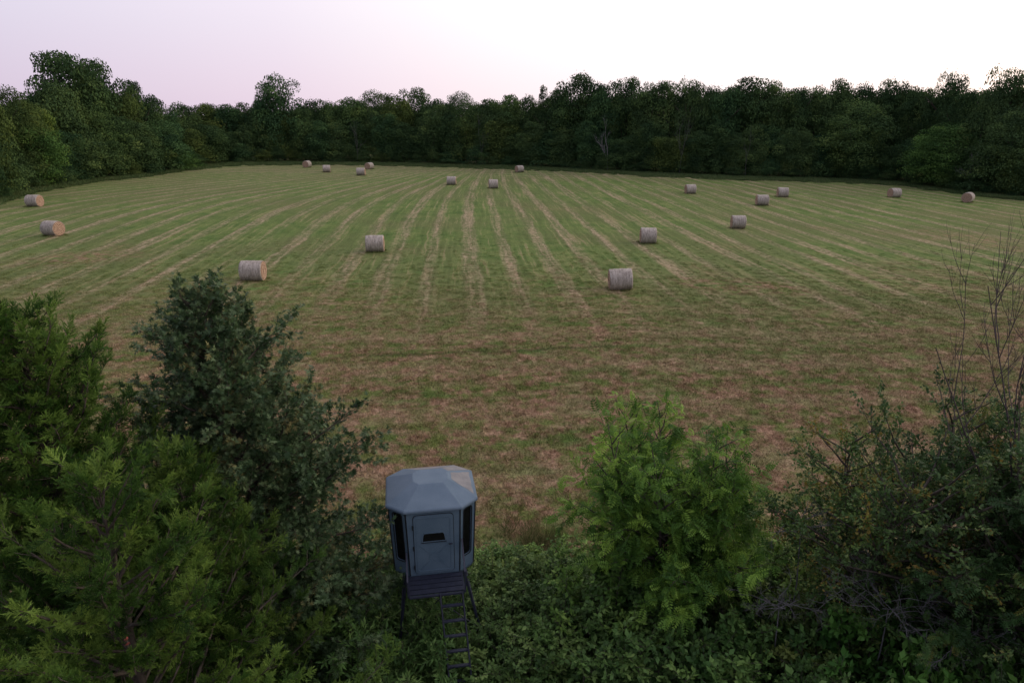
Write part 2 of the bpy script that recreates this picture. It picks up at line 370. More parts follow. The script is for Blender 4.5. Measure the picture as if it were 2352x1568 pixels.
# leaf templates, +Y along the leaf
def diamond(c, d, w, bend=0.0):
    c = np.array(c, float); d = np.array(d, float); p = np.array([d[1], -d[0], 0]); p = p / (np.linalg.norm(p) + 1e-9) * w
    return np.array([c, c + d * .5 + p + [0, 0, bend], c + d, c + d * .5 - p - [0, 0, bend]])
LEAF = (diamond((0, 0, 0), (0, 1, 0), .27, .05), np.array([[0, 1, 2, 3]]))
NARROW = (diamond((0, 0, 0), (0, 1, .08), .13, .03), np.array([[0, 1, 2, 3]]))
OAK = (np.concatenate([diamond((0, 0, 0), (0, 1, 0), .11), diamond((-.06, .2, 0), (.44, .30, .06), .085), diamond((.06, .2, 0), (-.44, .30, -.05), .085),
                       diamond((0, .48, 0), (.30, .30, -.05), .06), diamond((0, .48, 0), (-.30, .30, .05), .06)]),
       np.arange(20).reshape(5, 4))
CLUMP = (np.concatenate([diamond((-.1, -.5, 0), (.1, 1, .1), .33, .08), diamond((-.5, .05, .1), (1, .1, -.1), .30, .08)]), np.arange(8).reshape(2, 4))
def pinnate(nl=7, droop=.5, rng=np.random.default_rng(3)):
    V = []
    for i in range(nl):
        s = (i + .8) / nl; y = s; z = -droop * s * s
        ln = .36 * math.sin(.5 + 2.2 * s) + .06
        for sg in (-1, 1):
            d = np.array([sg * ln, .18 * ln + .05, -ln * .35])
            V.append(diamond((0, y, z), d, .085, .015))
    V.append(diamond((0, 1, -droop), (0, .25, -.18), .05))
    V.append(np.array([[-.008, 0, 0], [.008, 0, 0], [.006, 1, -droop], [-.006, 1, -droop]]))
    V = np.concatenate(V); return V, np.arange(len(V)).reshape(-1, 4)
def cedar_plume(seed):
    """feathery flattened spray of scale-leaf branchlets, one unit long"""
    rng = np.random.default_rng(seed); V = []; T = []
    def sl(c, d, w, t):
        c = np.array(c, float); d = np.array(d, float); p = np.array([d[1], -d[0], rng.uniform(-.3, .3)]); p = p / (np.linalg.norm(p) + 1e-9) * w
        V.append(np.array([c - p, c + p, c + d])); T.extend([t, t, min(1, t + .22)])
    nb = 8
    for i in range(nb):
        s = i / (nb - 1); y = .05 + .80 * s; ln = (.42 * (1 - s) ** .8 + .12) * rng.uniform(.7, 1.25)
        for sg in (-1, 1):
            ang = rng.uniform(.4, .95); el = rng.uniform(-.5, .6)
            d = np.array([sg * math.sin(ang), math.cos(ang), el]); d *= ln; c = np.array([0, y, .03 * math.sin(9 * s)])
            sl(c, d, .030, -.05 + .2 * s)
            for q in (.30, .65):
                for s2 in (-1, 1):
                    e = np.array([d[0] * .7 + s2 * .35 * abs(d[1]), d[1] * .7 + .05 - s2 * .2 * d[0], d[2] + rng.uniform(-.12, .14)]) * rng.uniform(.42, .65)
                    sl(c + d * q, e, .026, .10 * q + .2 * s)
    sl((0, .0, 0), (0, 1.05, .05), .022, .1); sl((0, .8, 0), (.02, .40, .06), .022, .3)
    V = np.concatenate(V); return V, np.arange(len(V)).reshape(-1, 3), np.array(T)

def poly(rng, p, d, ln, n, wander, lift):
    """wandering polyline"""
    pts = [np.array(p, float)]; d = np.array(d, float); d /= np.linalg.norm(d)
    for _ in range(n):
        d = d + rng.normal(size=3) * wander + np.array([0, 0, lift]); d /= np.linalg.norm(d)
        pts.append(pts[-1] + d * ln / n)
    return np.array(pts), d
def along(pts, t):
    n = len(pts) - 1; i = min(int(t * n), n - 1); f = t * n - i
    return pts[i] * (1 - f) + pts[i + 1] * f, pts[i + 1] - pts[i]

# ---------------------------------------------------------------- ground
def axis(a, b, fine, far):
    core = list(np.arange(a, b + .01, fine)); o = [a]; st = fine
    while o[-1] > -far: st *= 1.35; o.append(o[-1] - st)
    p = [b]; st = fine
    while p[-1] < far: st *= 1.35; p.append(p[-1] + st)
    return np.array(o[:0:-1] + core + p[1:])
gx, gy = axis(-130, 130, 1.0, 4500), axis(-20, 220, 1.0, 5000)
X_, Y_ = np.meshgrid(gx, gy)
gV = np.stack([X_, Y_, ter(X_, Y_)], -1).reshape(-1, 3)
i_ = (np.arange(len(gy) - 1)[:, None] * len(gx) + np.arange(len(gx) - 1)[None]).ravel()
gF = np.stack([i_, i_ + 1, i_ + 1 + len(gx), i_ + len(gx)], -1)
tag(obj('field', npmesh('field', gV, gF, M['field'], smooth=True)), kind='structure')

# ---------------------------------------------------------------- stubble on the near field: short real blades
def hedge_edge(x):      # where the mown field begins, beyond the hedgerow
    return 16.5 + .7 * math.sin(x * .35) + .6 * math.sin(x * .9 + 1) + .35 * math.sin(x * 2.3)
def instanced(name, src_meshes, mats4, label, cat, kind='stuff', colour=(1, 1, 1)):
    """points carrying rotation and scale, instanced with geometry nodes into one object"""
    pts, rots, scs, idx = mats4
    me = bpy.data.meshes.new(name); me.vertices.add(len(pts)); me.vertices.foreach_set('co', np.asarray(pts, np.float32).ravel())
    for nm, ty, dat in (('rotz', 'FLOAT', rots), ('sc', 'FLOAT', scs), ('pick', 'INT', idx)):
        a = me.attributes.new(nm, ty, 'POINT'); a.data.foreach_set('value', np.asarray(dat, np.float32 if ty == 'FLOAT' else np.int32))
    o = obj(name, me)
    ng = bpy.data.node_groups.new(name, 'GeometryNodeTree')
    ng.interface.new_socket('Geometry', in_out='INPUT', socket_type='NodeSocketGeometry'); ng.interface.new_socket('Geometry', in_out='OUTPUT', socket_type='NodeSocketGeometry')
    gi, go = ng.nodes.new('NodeGroupInput'), ng.nodes.new('NodeGroupOutput')
    col = bpy.data.collections.new(name + '_kinds')
    for m_ in src_meshes:
        so = bpy.data.objects.new(name + '_patch', m_); col.objects.link(so); so.color = (*colour, 1)
    ci = ng.nodes.new('GeometryNodeCollectionInfo'); ci.inputs['Collection'].default_value = col
    ci.inputs['Separate Children'].default_value = True; ci.inputs['Reset Children'].default_value = True
    iop = ng.nodes.new('GeometryNodeInstanceOnPoints'); iop.inputs['Pick Instance'].default_value = True
    def na(nm, ty):
        a = ng.nodes.new('GeometryNodeInputNamedAttribute'); a.data_type = ty; a.inputs['Name'].default_value = nm; return a.outputs['Attribute']
    cx = ng.nodes.new('ShaderNodeCombineXYZ'); ng.links.new(na('rotz', 'FLOAT'), cx.inputs[2])
    e2r = ng.nodes.new('FunctionNodeEulerToRotation'); ng.links.new(cx.outputs[0], e2r.inputs[0]); ng.links.new(e2r.outputs[0], iop.inputs['Rotation'])
    ng.links.new(na('sc', 'FLOAT'), iop.inputs['Scale']); ng.links.new(na('pick', 'INT'), iop.inputs['Instance Index'])
    ng.links.new(gi.outputs[0], iop.inputs['Points']); ng.links.new(ci.outputs[0], iop.inputs['Instance']); ng.links.new(iop.outputs[0], go.inputs[0])
    o.modifiers.new('scatter', 'NODES').node_group = ng
    tag(o, label, cat, kind=kind); return o
def blade_patch(seed, n, size, h, mat, lean=.6, w=.006):
    rng = np.random.default_rng(seed)
    p = np.stack([rng.uniform(-size, size, n), rng.uniform(-size, size, n), np.full(n, -.01)], -1)
    cl = rng.uniform(-size, size, (max(3, n // 14), 2)); q = cl[rng.integers(0, len(cl), n)]
    p[:, :2] = np.where(rng.random(n)[:, None] < .6, q + rng.normal(size=(n, 2)) * .07, p[:, :2])
    d = np.stack([rng.normal(size=n) * lean, rng.normal(size=n) * lean, np.ones(n)], -1)
    T = (np.array([[-w, 0, 0], [w, 0, 0], [0, 1, .0]]), np.array([[0, 1, 2]]))
    V, Fa, t = scatter(T[0] * [1 / h, 1, 1], T[1], p, d, rng, h * rng.uniform(.4, 1.25, n), rng.random(n))
    return npmesh('blade_patch', V, Fa, mat, t)
rng = np.random.default_rng(11)
P = []
for row in np.arange(15.5, 84, .62):
    half = row * .86 + 3; st = .62 + max(0, row - 30) * .012
    xs = np.arange(-half, half, st) + rng.uniform(-.25, .25)
    for x in xs:
        yv = row + rng.uniform(-.3, .3)
        if yv > hedge_edge(x) - .8 and rng.random() < 1 - sstep(38, 84, yv): P.append((x + rng.uniform(-.2, .2), yv))
P = np.array(P); z = ter(P[:, 0], P[:, 1]); P = np.column_stack([P, z])
instanced('grass_stubble', [blade_patch(s, 260, .44, .12, M['blades'], .9, .008) for s in range(5)],
          (P, rng.uniform(0, 6.28, len(P)), rng.uniform(.7, 1.35, len(P)) * (1.05 - .75 * sstep(30, 80, P[:, 1])), rng.integers(0, 5, len(P))),
          'short reddish brown and green grass stubble of the mown field', 'grass')

# ---------------------------------------------------------------- hay bales
BR, BL = .80, 1.62
def lathe_x(profile, seg=40, jitter=0, seed=0):
    """rings round the X axis; profile = [(x, r), ...]"""
    rng = np.random.default_rng(seed); V = []; a = np.arange(seg) * 2 * np.pi / seg
    j = 1 + jitter * np.sin(3 * a + rng.uniform(0, 6)) + jitter * .6 * np.sin(7 * a + rng.uniform(0, 6))
    for x, r in profile:
        V.append(np.stack([np.full(seg, x), np.cos(a) * r * j, np.sin(a) * r * j], -1))
    V = np.concatenate(V); m = len(profile)
    i = np.arange(m - 1)[:, None] * seg + np.arange(seg)[None]; k = np.arange(m - 1)[:, None] * seg + (np.arange(seg)[None] + 1) % seg
    return V, np.stack([i, k, k + seg, i + seg], -1).reshape(-1, 4)
def bale_meshes(seed):
    rng = np.random.default_rng(seed); h = BL / 2
    prof = [(-h, BR - .05), (-h + .03, BR - .012)] + [(x, BR + rng.uniform(-.012, .012)) for x in np.linspace(-h + .09, h - .09, 9)] + [(h - .03, BR - .012), (h, BR - .05)]
    V, Fc = lathe_x(prof, 44, .006, seed)
    V[:, 2] = np.where(V[:, 2] < -BR * .93, -BR * .93 + (V[:, 2] + BR * .93) * .25, V[:, 2])
    side = npmesh('net_wrap', V, Fc, M['bale'], smooth=True)
    ends = []
    for sg in (-1, 1):
        rr = np.linspace(BR - .05, .001, 22)
        pr = [(sg * (h + .012 * math.cos(i * 2.1) + .018 * (1 - (r / BR) ** 2) * rng.uniform(.5, 1.2) - .004 * (i == 0)), r) for i, r in enumerate(rr)]
        pr[0] = (sg * h, BR - .05)
        if sg > 0: pr = pr[::1]
        V2, F2 = lathe_x(pr, 44, .006, seed)
        V2[:, 2] = np.where(V2[:, 2] < -BR * .93, -BR * .93 + (V2[:, 2] + BR * .93) * .25, V2[:, 2])
        if sg > 0: F2 = F2
        else: F2 = F2[:, ::-1]
        ends.append(npmesh('hay_end', V2, F2, M['bale_end'], smooth=True))
    return side, ends
BM = [bale_meshes(s) for s in range(4)]; BP = []
bales = [
 (78, 475, -3, 0, 'round hay bale near the left edge of the field, upper of two near the woods'),
 (120, 542, -13, 0, 'round hay bale at the left showing its orange rolled end, lower of two'),
 (580, 645, 2, 0, 'large round hay bale just above the top of the pin oak'),
 (861, 579, 7, 0, 'grey round hay bale midfield, right of the bale above the pin oak'),
 (705, 385, -100, 0, 'far round hay bale showing its round end, below the tall rounded tree'),
 (750, 396, 13, 0, 'far round hay bale side-on, just right of the one below the tall rounded tree'),
 (829, 403, 2, 0, 'far round hay bale side-on, in front of and overlapping another bale'),
 (848, 389, 67, 0, 'far round hay bale half hidden behind another, showing its round end'),
 (1037, 425, 0, 0, 'pale far round hay bale in the centre, left one of the central pair'),
 (1133, 433, 6, 0, 'pale far round hay bale in the centre, right one of the central pair'),
 (1193, 396, 30, 0, 'farthest central round hay bale, close to the dark treeline'),
 (1586, 445, 4, 0, 'far round hay bale right of centre, leftmost of the right-hand far group of three'),
 (1751, 472, -5, 0, 'round hay bale right of centre, nearest of the right-hand far group of three'),
 (1798, 453, -7, 0, 'far round hay bale right of centre, rightmost of the right-hand far group of three'),
 (2055, 454, 10, 0, 'far round hay bale by the right woods turned half end-on'),
 (2224, 465, 44, 0, 'far round hay bale at the right seen end-on as a disc'),
 (1696, 525, -6, 0, 'round hay bale in the middle distance right of centre, upper right of two alike'),
 (1489, 559, -3, 0, 'round hay bale in the middle distance right of centre, lower left of two alike'),
 (1425, 666, -1, 3.2, 'nearest round hay bale, tilted on the stubble in mid field'),
]
GB = 'round hay bales scattered over the field'
for i, (px, py, yaw, tilt, lab) in enumerate(bales):
    g = at(px, py)
    b = thing('hay_bale', lab, 'hay bale', (g.x, g.y + .3, float(ter(g.x, g.y + .3)) + BR * .945 - .02), 0, GB)
    b.rotation_euler = (R(random.Random(i).uniform(-4, 4)) * 0, -R(tilt), R(yaw))
    side, ends = BM[i % 4]; q_ = random.Random(i + 50); b.scale = (q_.uniform(.96, 1.04), q_.uniform(.97, 1.03), q_.uniform(.95, 1.01)); BP.append((b.location.x, b.location.y, yaw))
    obj('net_wrap', side, b)
    for e in ends: obj('hay_end', e, b)

rng = np.random.default_rng(19); P = []
for bx_, by_, yw in BP:
    for k in range(26):
        u_, v_ = rng.uniform(-.95, .95), rng.choice([-1, 1]) * rng.uniform(.25, .62); c_, s_ = math.cos(R(yw)), math.sin(R(yw)); P.append((bx_ + u_ * c_ - v_ * s_, by_ + u_ * s_ + v_ * c_))
P = np.array(P); P = np.column_stack([P, ter(P[:, 0], P[:, 1])])
instanced('bale_grass', [blade_patch(60 + s, 60, .2, .20, M['blades'], .6, .014) for s in range(3)],
          (P, rng.uniform(0, 6.28, len(P)), rng.uniform(.6, 1.2, len(P)), rng.integers(0, 3, len(P))), 'tufts of uncut grass round the feet of the hay bales', 'grass')

# ---------------------------------------------------------------- the hunting blind
YAWB = .164
BX, BY = -1.785, 13.196
blind = thing('hunting_blind', 'blue grey octagonal hunting blind on a dark steel tower in front of the field', 'hunting blind', (BX, BY, float(ter(BX, BY))), YAWB)
import bmesh
def bmobj(name, bm, mat, parent, bevel=0, smooth=False):
    if bevel: bmesh.ops.bevel(bm, geom=bm.edges[:], offset=bevel, segments=2, affect='EDGES', clamp_overlap=True)
    bmesh.ops.recalc_face_normals(bm, faces=bm.faces[:])
    me = bpy.data.meshes.new(name); bm.to_mesh(me); bm.free(); me.materials.append(mat)
    return obj(name, me, parent)
def add_box(bm, c, s, rot=None):
    r = bmesh.ops.create_cube(bm, size=1.0)
    mt = Matrix.Translation(c) @ (rot.to_4x4() if rot else Matrix.Identity(4)) @ Matrix.Diagonal((*s, 1))
    bmesh.ops.transform(bm, matrix=mt, verts=r['verts']); return r['verts']
def add_bar(bm, a, b, w, d=None):
    a, b = Vector(a), Vector(b); v = b - a
    return add_box(bm, (a + b) / 2, (w, d or w, v.length), v.to_track_quat('Z', 'Y').to_matrix())
def bar(name, a, b, w, mat, parent, d=None):
    bm = bmesh.new(); add_bar(bm, a, b, w, d); return bmobj(name, bm, mat, parent, bevel=min(w, d or w) * .15)
EZ, HW, HA, HD = 4.47, .97, .60, .92       # eave height, half width, half front edge, half depth
def oct_(w, a, d, ad_, z):
    return [Vector(p) for p in ((-a, -d, z), (a, -d, z), (w, -ad_, z), (w, ad_, z), (a, d, z), (-a, d, z), (-w, ad_, z), (-w, -ad_, z))]
def loft(bm, rings, cap0=True, cap1=True):
    vs = [[bm.verts.new(p) for p in r] for r in rings]
    for A, B in zip(vs, vs[1:]):
        for i in range(8): bm.faces.new((A[i], A[(i + 1) % 8], B[(i + 1) % 8], B[i]))
    if cap0: bm.faces.new(vs[0][::-1])
    if cap1: bm.faces.new(vs[-1])
# roof: skirt, sloping facets, raised crest
bm = bmesh.new()
loft(bm, [oct_(HW - .03, HA - .012, HD - .03, HA - .01, EZ - .055), oct_(HW, HA, HD, HA, EZ - .05), oct_(HW, HA, HD, HA, EZ - .005), oct_(HW - .025, HA - .01, HD - .025, HA - .01, EZ + .02),
          oct_(.40, .27, .34, .19, EZ + .270), oct_(.375, .255, .315, .18, EZ + .281)])
roof = bmobj('roof', bm, M['roof'], blind, bevel=.008)
# shallow crest panel and silt stain that dried on the top
def flat_patch(name, pts, n, thick, mat, parent):
    bm = bmesh.new(); n = Vector(n).normalized()
    lo = [bm.verts.new(Vector(p)) for p in pts]; hi = [bm.verts.new(Vector(p) + n * thick) for p in pts]
    bm.faces.new(hi); bm.faces.new(lo[::-1]); k = len(pts)
    for i in range(k): bm.faces.new((lo[i], lo[(i + 1) % k], hi[(i + 1) % k], hi[i]))
    return bmobj(name, bm, mat, parent)
rr = random.Random(5)
def roofpt(u, v):      # point on the roof's right rear facets: u 0..1 outwards, v angle
    a, b = Vector((math.cos(v) * .44, math.sin(v) * .38, EZ + .345)), Vector((math.cos(v) * .93, math.sin(v) * .88, EZ + .03))
    return a.lerp(b, u)
# silt follows the facets: patch on the right side, rear right chamfer and rear
def facet_patch(p, q, r, s, shrink, seed):
    rd = random.Random(seed); cs = [p, q, r, s]; c = sum(cs, Vector()) / 4; out = []
    for i in range(4):
        a, b = cs[i], cs[(i + 1) % 4]
        for k in range(6):
            t = k / 6; pt = a.lerp(b, t); out.append(c + (pt - c) * (shrink + rd.uniform(-.045, .03)))
    n = (q - p).cross(s - p).normalized(); n = n if n.z > 0 else -n
    return flat_patch('silt_stain', [x + n * .0015 for x in out], n, .0015, M['stain'], roof)
Ro, Ri = oct_(HW - .025, HA - .01, HD - .025, HA - .01, EZ + .02), oct_(.40, .27, .34, .19, EZ + .270)
facet_patch(Ri[2], Ri[3], Ro[3], Ro[2], .80, 1); facet_patch(Ri[3], Ri[4], Ro[4], Ro[3], .95, 2); facet_patch(Ri[4], Ri[5], Ro[5], Ro[4], .93, 3)
# cabin walls, each panel of its own
FZ = EZ - 1.63
def ring(z, inset):
    return oct_(HW - inset, HA - inset * .6, HD - inset, HA - inset * .6, z)
top_, bot_ = ring(EZ - .05, .055), ring(FZ, .12)
def wall_quad(i):
    return bot_[i], bot_[(i + 1) % 8], top_[(i + 1) % 8], top_[i]
def panel_frame(i):
    a, b, c, d = wall_quad(i); x = (b - a).normalized(); up = ((d + c) / 2 - (a + b) / 2); hgt = up.length; up.normalize(); n = x.cross(up).normalized()
    return (a + b) / 2, x, up, n, (b - a).length / 2, hgt, (c - d).length / 2
def rounded(w0, w1, z0, z1, r, k=4):
    pts = []
    for cx, cz, a0 in ((w1 - r, z0 + r, -90), (w1 - r, z1 - r, 0), (w0 + r, z1 - r, 90), (w0 + r, z0 + r, 180)):
        for j in range(k + 1):
            a = R(a0 + 90 * j / k); pts.append((cx + r * math.cos(a), cz + r * math.sin(a)))
    return pts
def slab_on(name, i, outline, off, thick, mat, parent, bevel=0):
    o, x, up, n, *_ = panel_frame(i)
    pts = [o + x * u + up * v + n * off for u, v in outline]
    bm = bmesh.new()
    lo = [bm.verts.new(p) for p in pts]; hi = [bm.verts.new(p + n * thick) for p in pts]
    f = bm.faces.new(hi); bm.faces.new(lo[::-1]); k = len(pts)
    for j in range(k): bm.faces.new((lo[j], lo[(j + 1) % k], hi[(j + 1) % k], hi[j]))
    if bevel: bmesh.ops.bevel(bm, geom=[e for e in f.edges], offset=bevel, segments=2, affect='EDGES')
    return bmobj(name, bm, mat, parent)
def frame_on(name, i, outer, inner, off, thick, mat, parent):
    o, x, up, n, *_ = panel_frame(i); k = len(outer)
    P_ = lambda q, h: o + x * q[0] + up * q[1] + n * (off + h)
    bm = bmesh.new(); A = [bm.verts.new(P_(q, 0)) for q in outer]; B = [bm.verts.new(P_(q, thick)) for q in outer]
    D = [bm.verts.new(P_(q, thick)) for q in inner]; E = [bm.verts.new(P_(q, 0)) for q in inner]
    for j in range(k):
        j2 = (j + 1) % k
        bm.faces.new((A[j], A[j2], B[j2], B[j])); bm.faces.new((B[j], B[j2], D[j2], D[j])); bm.faces.new((D[j], D[j2], E[j2], E[j])); bm.faces.new((E[j], E[j2], A[j2], A[j]))
    return bmobj(name, bm, mat, parent)
for i in range(8):
    a, b, c, d = wall_quad(i); _, x, up, n, hw, hg, hw2 = panel_frame(i)
    bm = bmesh.new()
    if i in (1, 7, 3, 5):      # narrow chamfer panels: wall around a tall corner window
        o = panel_frame(i)[0]; w0, w1, z0, z1 = -.115, .115, .33, 1.50
        quad = [(-hw + .006, 0), (hw - .006, 0), (hw2 - .006, hg), (-hw2 + .006, hg)]
        inn = rounded(w0, w1, z0, z1, .05)
        # outer loop subdivided to match the rounded one
        outer = []
        corners = [quad[1], quad[2], quad[3], quad[0]]
        for ci in range(4):
            for j in range(5):
                p0, p1 = corners[ci - 1], corners[ci]; q = corners[ci]; p2 = corners[(ci + 1) % 4]
                t = (j - 2) / 2 * .25
                outer.append(tuple(q[m_] + ((p2[m_] - q[m_]) * t if t > 0 else (p0[m_] - q[m_]) * -t) for m_ in (0, 1)))
        bm.free()
        wl = frame_on('corner_panel', i, outer, inn, -.03, .03, M['shell'], blind)
        slab_on('corner_window', i, rounded(w0 + .003, w1 - .003, z0 + .003, z1 - .003, .05), -.025, .008, M['glass'], wl)
        frame_on('window_trim', i, rounded(w0 - .018, w1 + .018, z0 - .018, z1 + .018, .06), rounded(w0, w1, z0, z1, .05), .001, .010, M['rubber'], wl)
        continue
    bm.free()
    pn = slab_on('wall_panel', i, [(-hw + .006, 0), (hw - .006, 0), (hw2 - .006, hg), (-hw2 + .006, hg)], -.03, .03, M['shell'], blind)
    if i in (2, 4, 6):
        slab_on('side_window', i, rounded(-.38, .38, .95, 1.28, .05), .002, .006, M['glass'], pn)
for i in range(8):       # black seam strips on the corners
    a, d = bot_[i], top_[i]; out = Vector((a.x, a.y, 0)).normalized()
    bar('seam_strip', a + out * .004, d + out * .004, .022, M['rubber'], blind)
# floor pan
bm = bmesh.new(); loft(bm, [ring(FZ - .10, .16), ring(FZ - .002, .115)]); bmobj('floor_pan', bm, M['shell'], blind)
# door
DW, D0, D1 = .415, .03, 1.50
frame_on('door_gap', 0, rounded(-DW - .012, DW + .012, D0, D1 + .012, .09), rounded(-DW + .004, DW - .004, D0 + .016, D1 - .004, .085), .001, .004, M['rubber'], blind)
door = slab_on('door', 0, rounded(-DW, DW, D0 + .012, D1, .085), .002, .022, M['shell'], blind, bevel=.006)
frame_on('door_bead', 0, rounded(-DW + .05, DW - .05, D0 + .07, D1 - .05, .07), rounded(-DW + .07, DW - .07, D0 + .09, D1 - .07, .06), .024, .010, M['shell'], door)
win = [(-.24, .86), (.24, .86), (.215, 1.02), (.19, 1.055), (-.19, 1.055), (-.215, 1.02)]
slab_on('door_window', 0, win, .0245, .004, M['glass'], door)
frame_on('window_trim', 0, [(-.262, .842), (.262, .842), (.236, 1.03), (.20, 1.074), (-.20, 1.074), (-.236, 1.03)], win, .0245, .012, M['shell'], door)
frame_on('window_sill', 0, [(-.265, .828), (.265, .828), (.265, .845), (-.265, .845)], [(-.255, .832), (.255, .832), (.255, .841), (-.255, .841)], .0245, .016, M['rubber'], door)
o_, x_, up_, n_, *_ = panel_frame(0)
PP = lambda u, v, h=.024: o_ + x_ * u + up_ * v + n_ * h
ocr = [(.12 * math.cos(R(22.5 + 45 * k)), .46 + .115 * math.sin(R(22.5 + 45 * k))) for k in range(8)]
oci = [(.105 * math.cos(R(22.5 + 45 * k)), .46 + .10 * math.sin(R(22.5 + 45 * k))) for k in range(8)]
frame_on('embossed_octagon', 0, ocr, oci, .0245, .008, M['shell'], door)
for (u0, v0, u1, v1) in ((-.10, .55, -.31, .78), (.10, .55, .31, .78), (-.10, .37, -.31, .15), (.10, .37, .31, .15)):
    bar('embossed_rib', PP(u0, v0, .027), PP(u1, v1, .027), .016, M['shell'], door, .012)
bar('embossed_rib', PP(-.30, .80, .027), PP(.30, .80, .027), .014, M['shell'], door, .010)
for v in (.22, .70, 1.22):
    bar('hinge', PP(-DW - .012, v - .05, .03), PP(-DW - .012, v + .05, .03), .030, M['rubber'], door, .022)
bar('door_handle', PP(.31, .76, .05), PP(.385, .765, .05), .022, M['steel'], door)
bar('latch_pin', PP(.345, .765, .02), PP(.345, .765, .055), .018, M['steel'], door)
# platform: slats in a frame in front of the door
fy0 = bot_[0].y; PZ = FZ - .03; PW, PD = .57, .64
pf = tag(obj('platform', None, blind))
for k in range(4):
    bm = bmesh.new(); add_box(bm, (0, fy0 - .075 - k * .155, PZ), (PW * 2 - .03, .135, .03)); bmobj('slat', bm, M['steel'], pf, bevel=.004)
for sx in (-1, 1):
    bar('side_rail', (sx * PW, fy0, PZ - .012), (sx * PW, fy0 - PD, PZ - .012), .04, M['steel'], pf, .06)
bar('front_rail', (-PW, fy0 - PD - .02, PZ - .015), (PW, fy0 - PD - .02, PZ - .015), .06, M['steel'], pf, .04)
# hand rails
for sx, nm in ((-1, 'hand_rail'), (1, 'hand_rail')):
    bm = bmesh.new()
    h = .62 if sx < 0 else .85
    add_bar(bm, (sx * (PW + .02), fy0 - .03, PZ + h), (sx * (PW + .02), fy0 - PD, PZ + h * .55), .032)
    add_bar(bm, (sx * (PW + .02), fy0 - PD, PZ + h * .55), (sx * (PW + .02), fy0 - PD, PZ - .02), .032)
    bmobj(nm, bm, M['steel'], blind, bevel=.004)
# tower legs, splayed; cross braces
LT = [(-.62, -.62), (.62, -.62), (.62, .62), (-.62, .62)]
LB = [(-1.0, -.95), (1.22, -.72), (1.05, 1.0), (-1.0, 1.0)]
zt = FZ - .08
for (a, b), (c, d) in zip(LT, LB):
    lg = bar('leg', (a, b, zt), (c, d, -.05), .055, M['steel'], blind)
    bm = bmesh.new(); add_box(bm, (c, d, .015), (.16, .16, .02)); bmobj('foot_plate', bm, M['steel'], lg)
def legpt(i, z):
    t = (zt - z) / (zt + .05); return Vector((LT[i][0] + (LB[i][0] - LT[i][0]) * t, LT[i][1] + (LB[i][1] - LT[i][1]) * t, z))
for i in range(4):
    j = (i + 1) % 4
    bar('cross_brace', legpt(i, zt - .1), legpt(j, 1.15), .028, M['steel'], blind, .012)
    bar('cross_brace', legpt(j, zt - .1), legpt(i, 1.15), .028, M['steel'], blind, .012)
    bar('cross_brace', legpt(i, 1.12), legpt(j, 1.12), .028, M['steel'], blind, .012)
    bar('top_beam', legpt(i, zt), legpt(j, zt), .05, M['steel'], blind, .05)
# ladder hanging from the right half of the platform
lad = tag(obj('ladder', None, blind))
ly0, lz0, ly1, lz1 = fy0 - PD - .05, PZ + .02, fy0 - PD - .90, -.02
lx0, lx1 = .06, .52
for lx in (lx0, lx1):
    bar('ladder_rail', (lx, ly0, lz0), (lx + .16, ly1, lz1), .03, M['steel'], lad, .055)
for k in range(9):
    t = (k + .8) / 9.3
    yv, zv = ly0 + (ly1 - ly0) * t, lz0 + (lz1 - lz0) * t
    bm = bmesh.new(); add_box(bm, ((lx0 + lx1) / 2 + .16 * t, yv, zv), (lx1 - lx0 - .02, .075, .035)); bmobj('rung', bm, M['steel'], lad, bevel=.005)

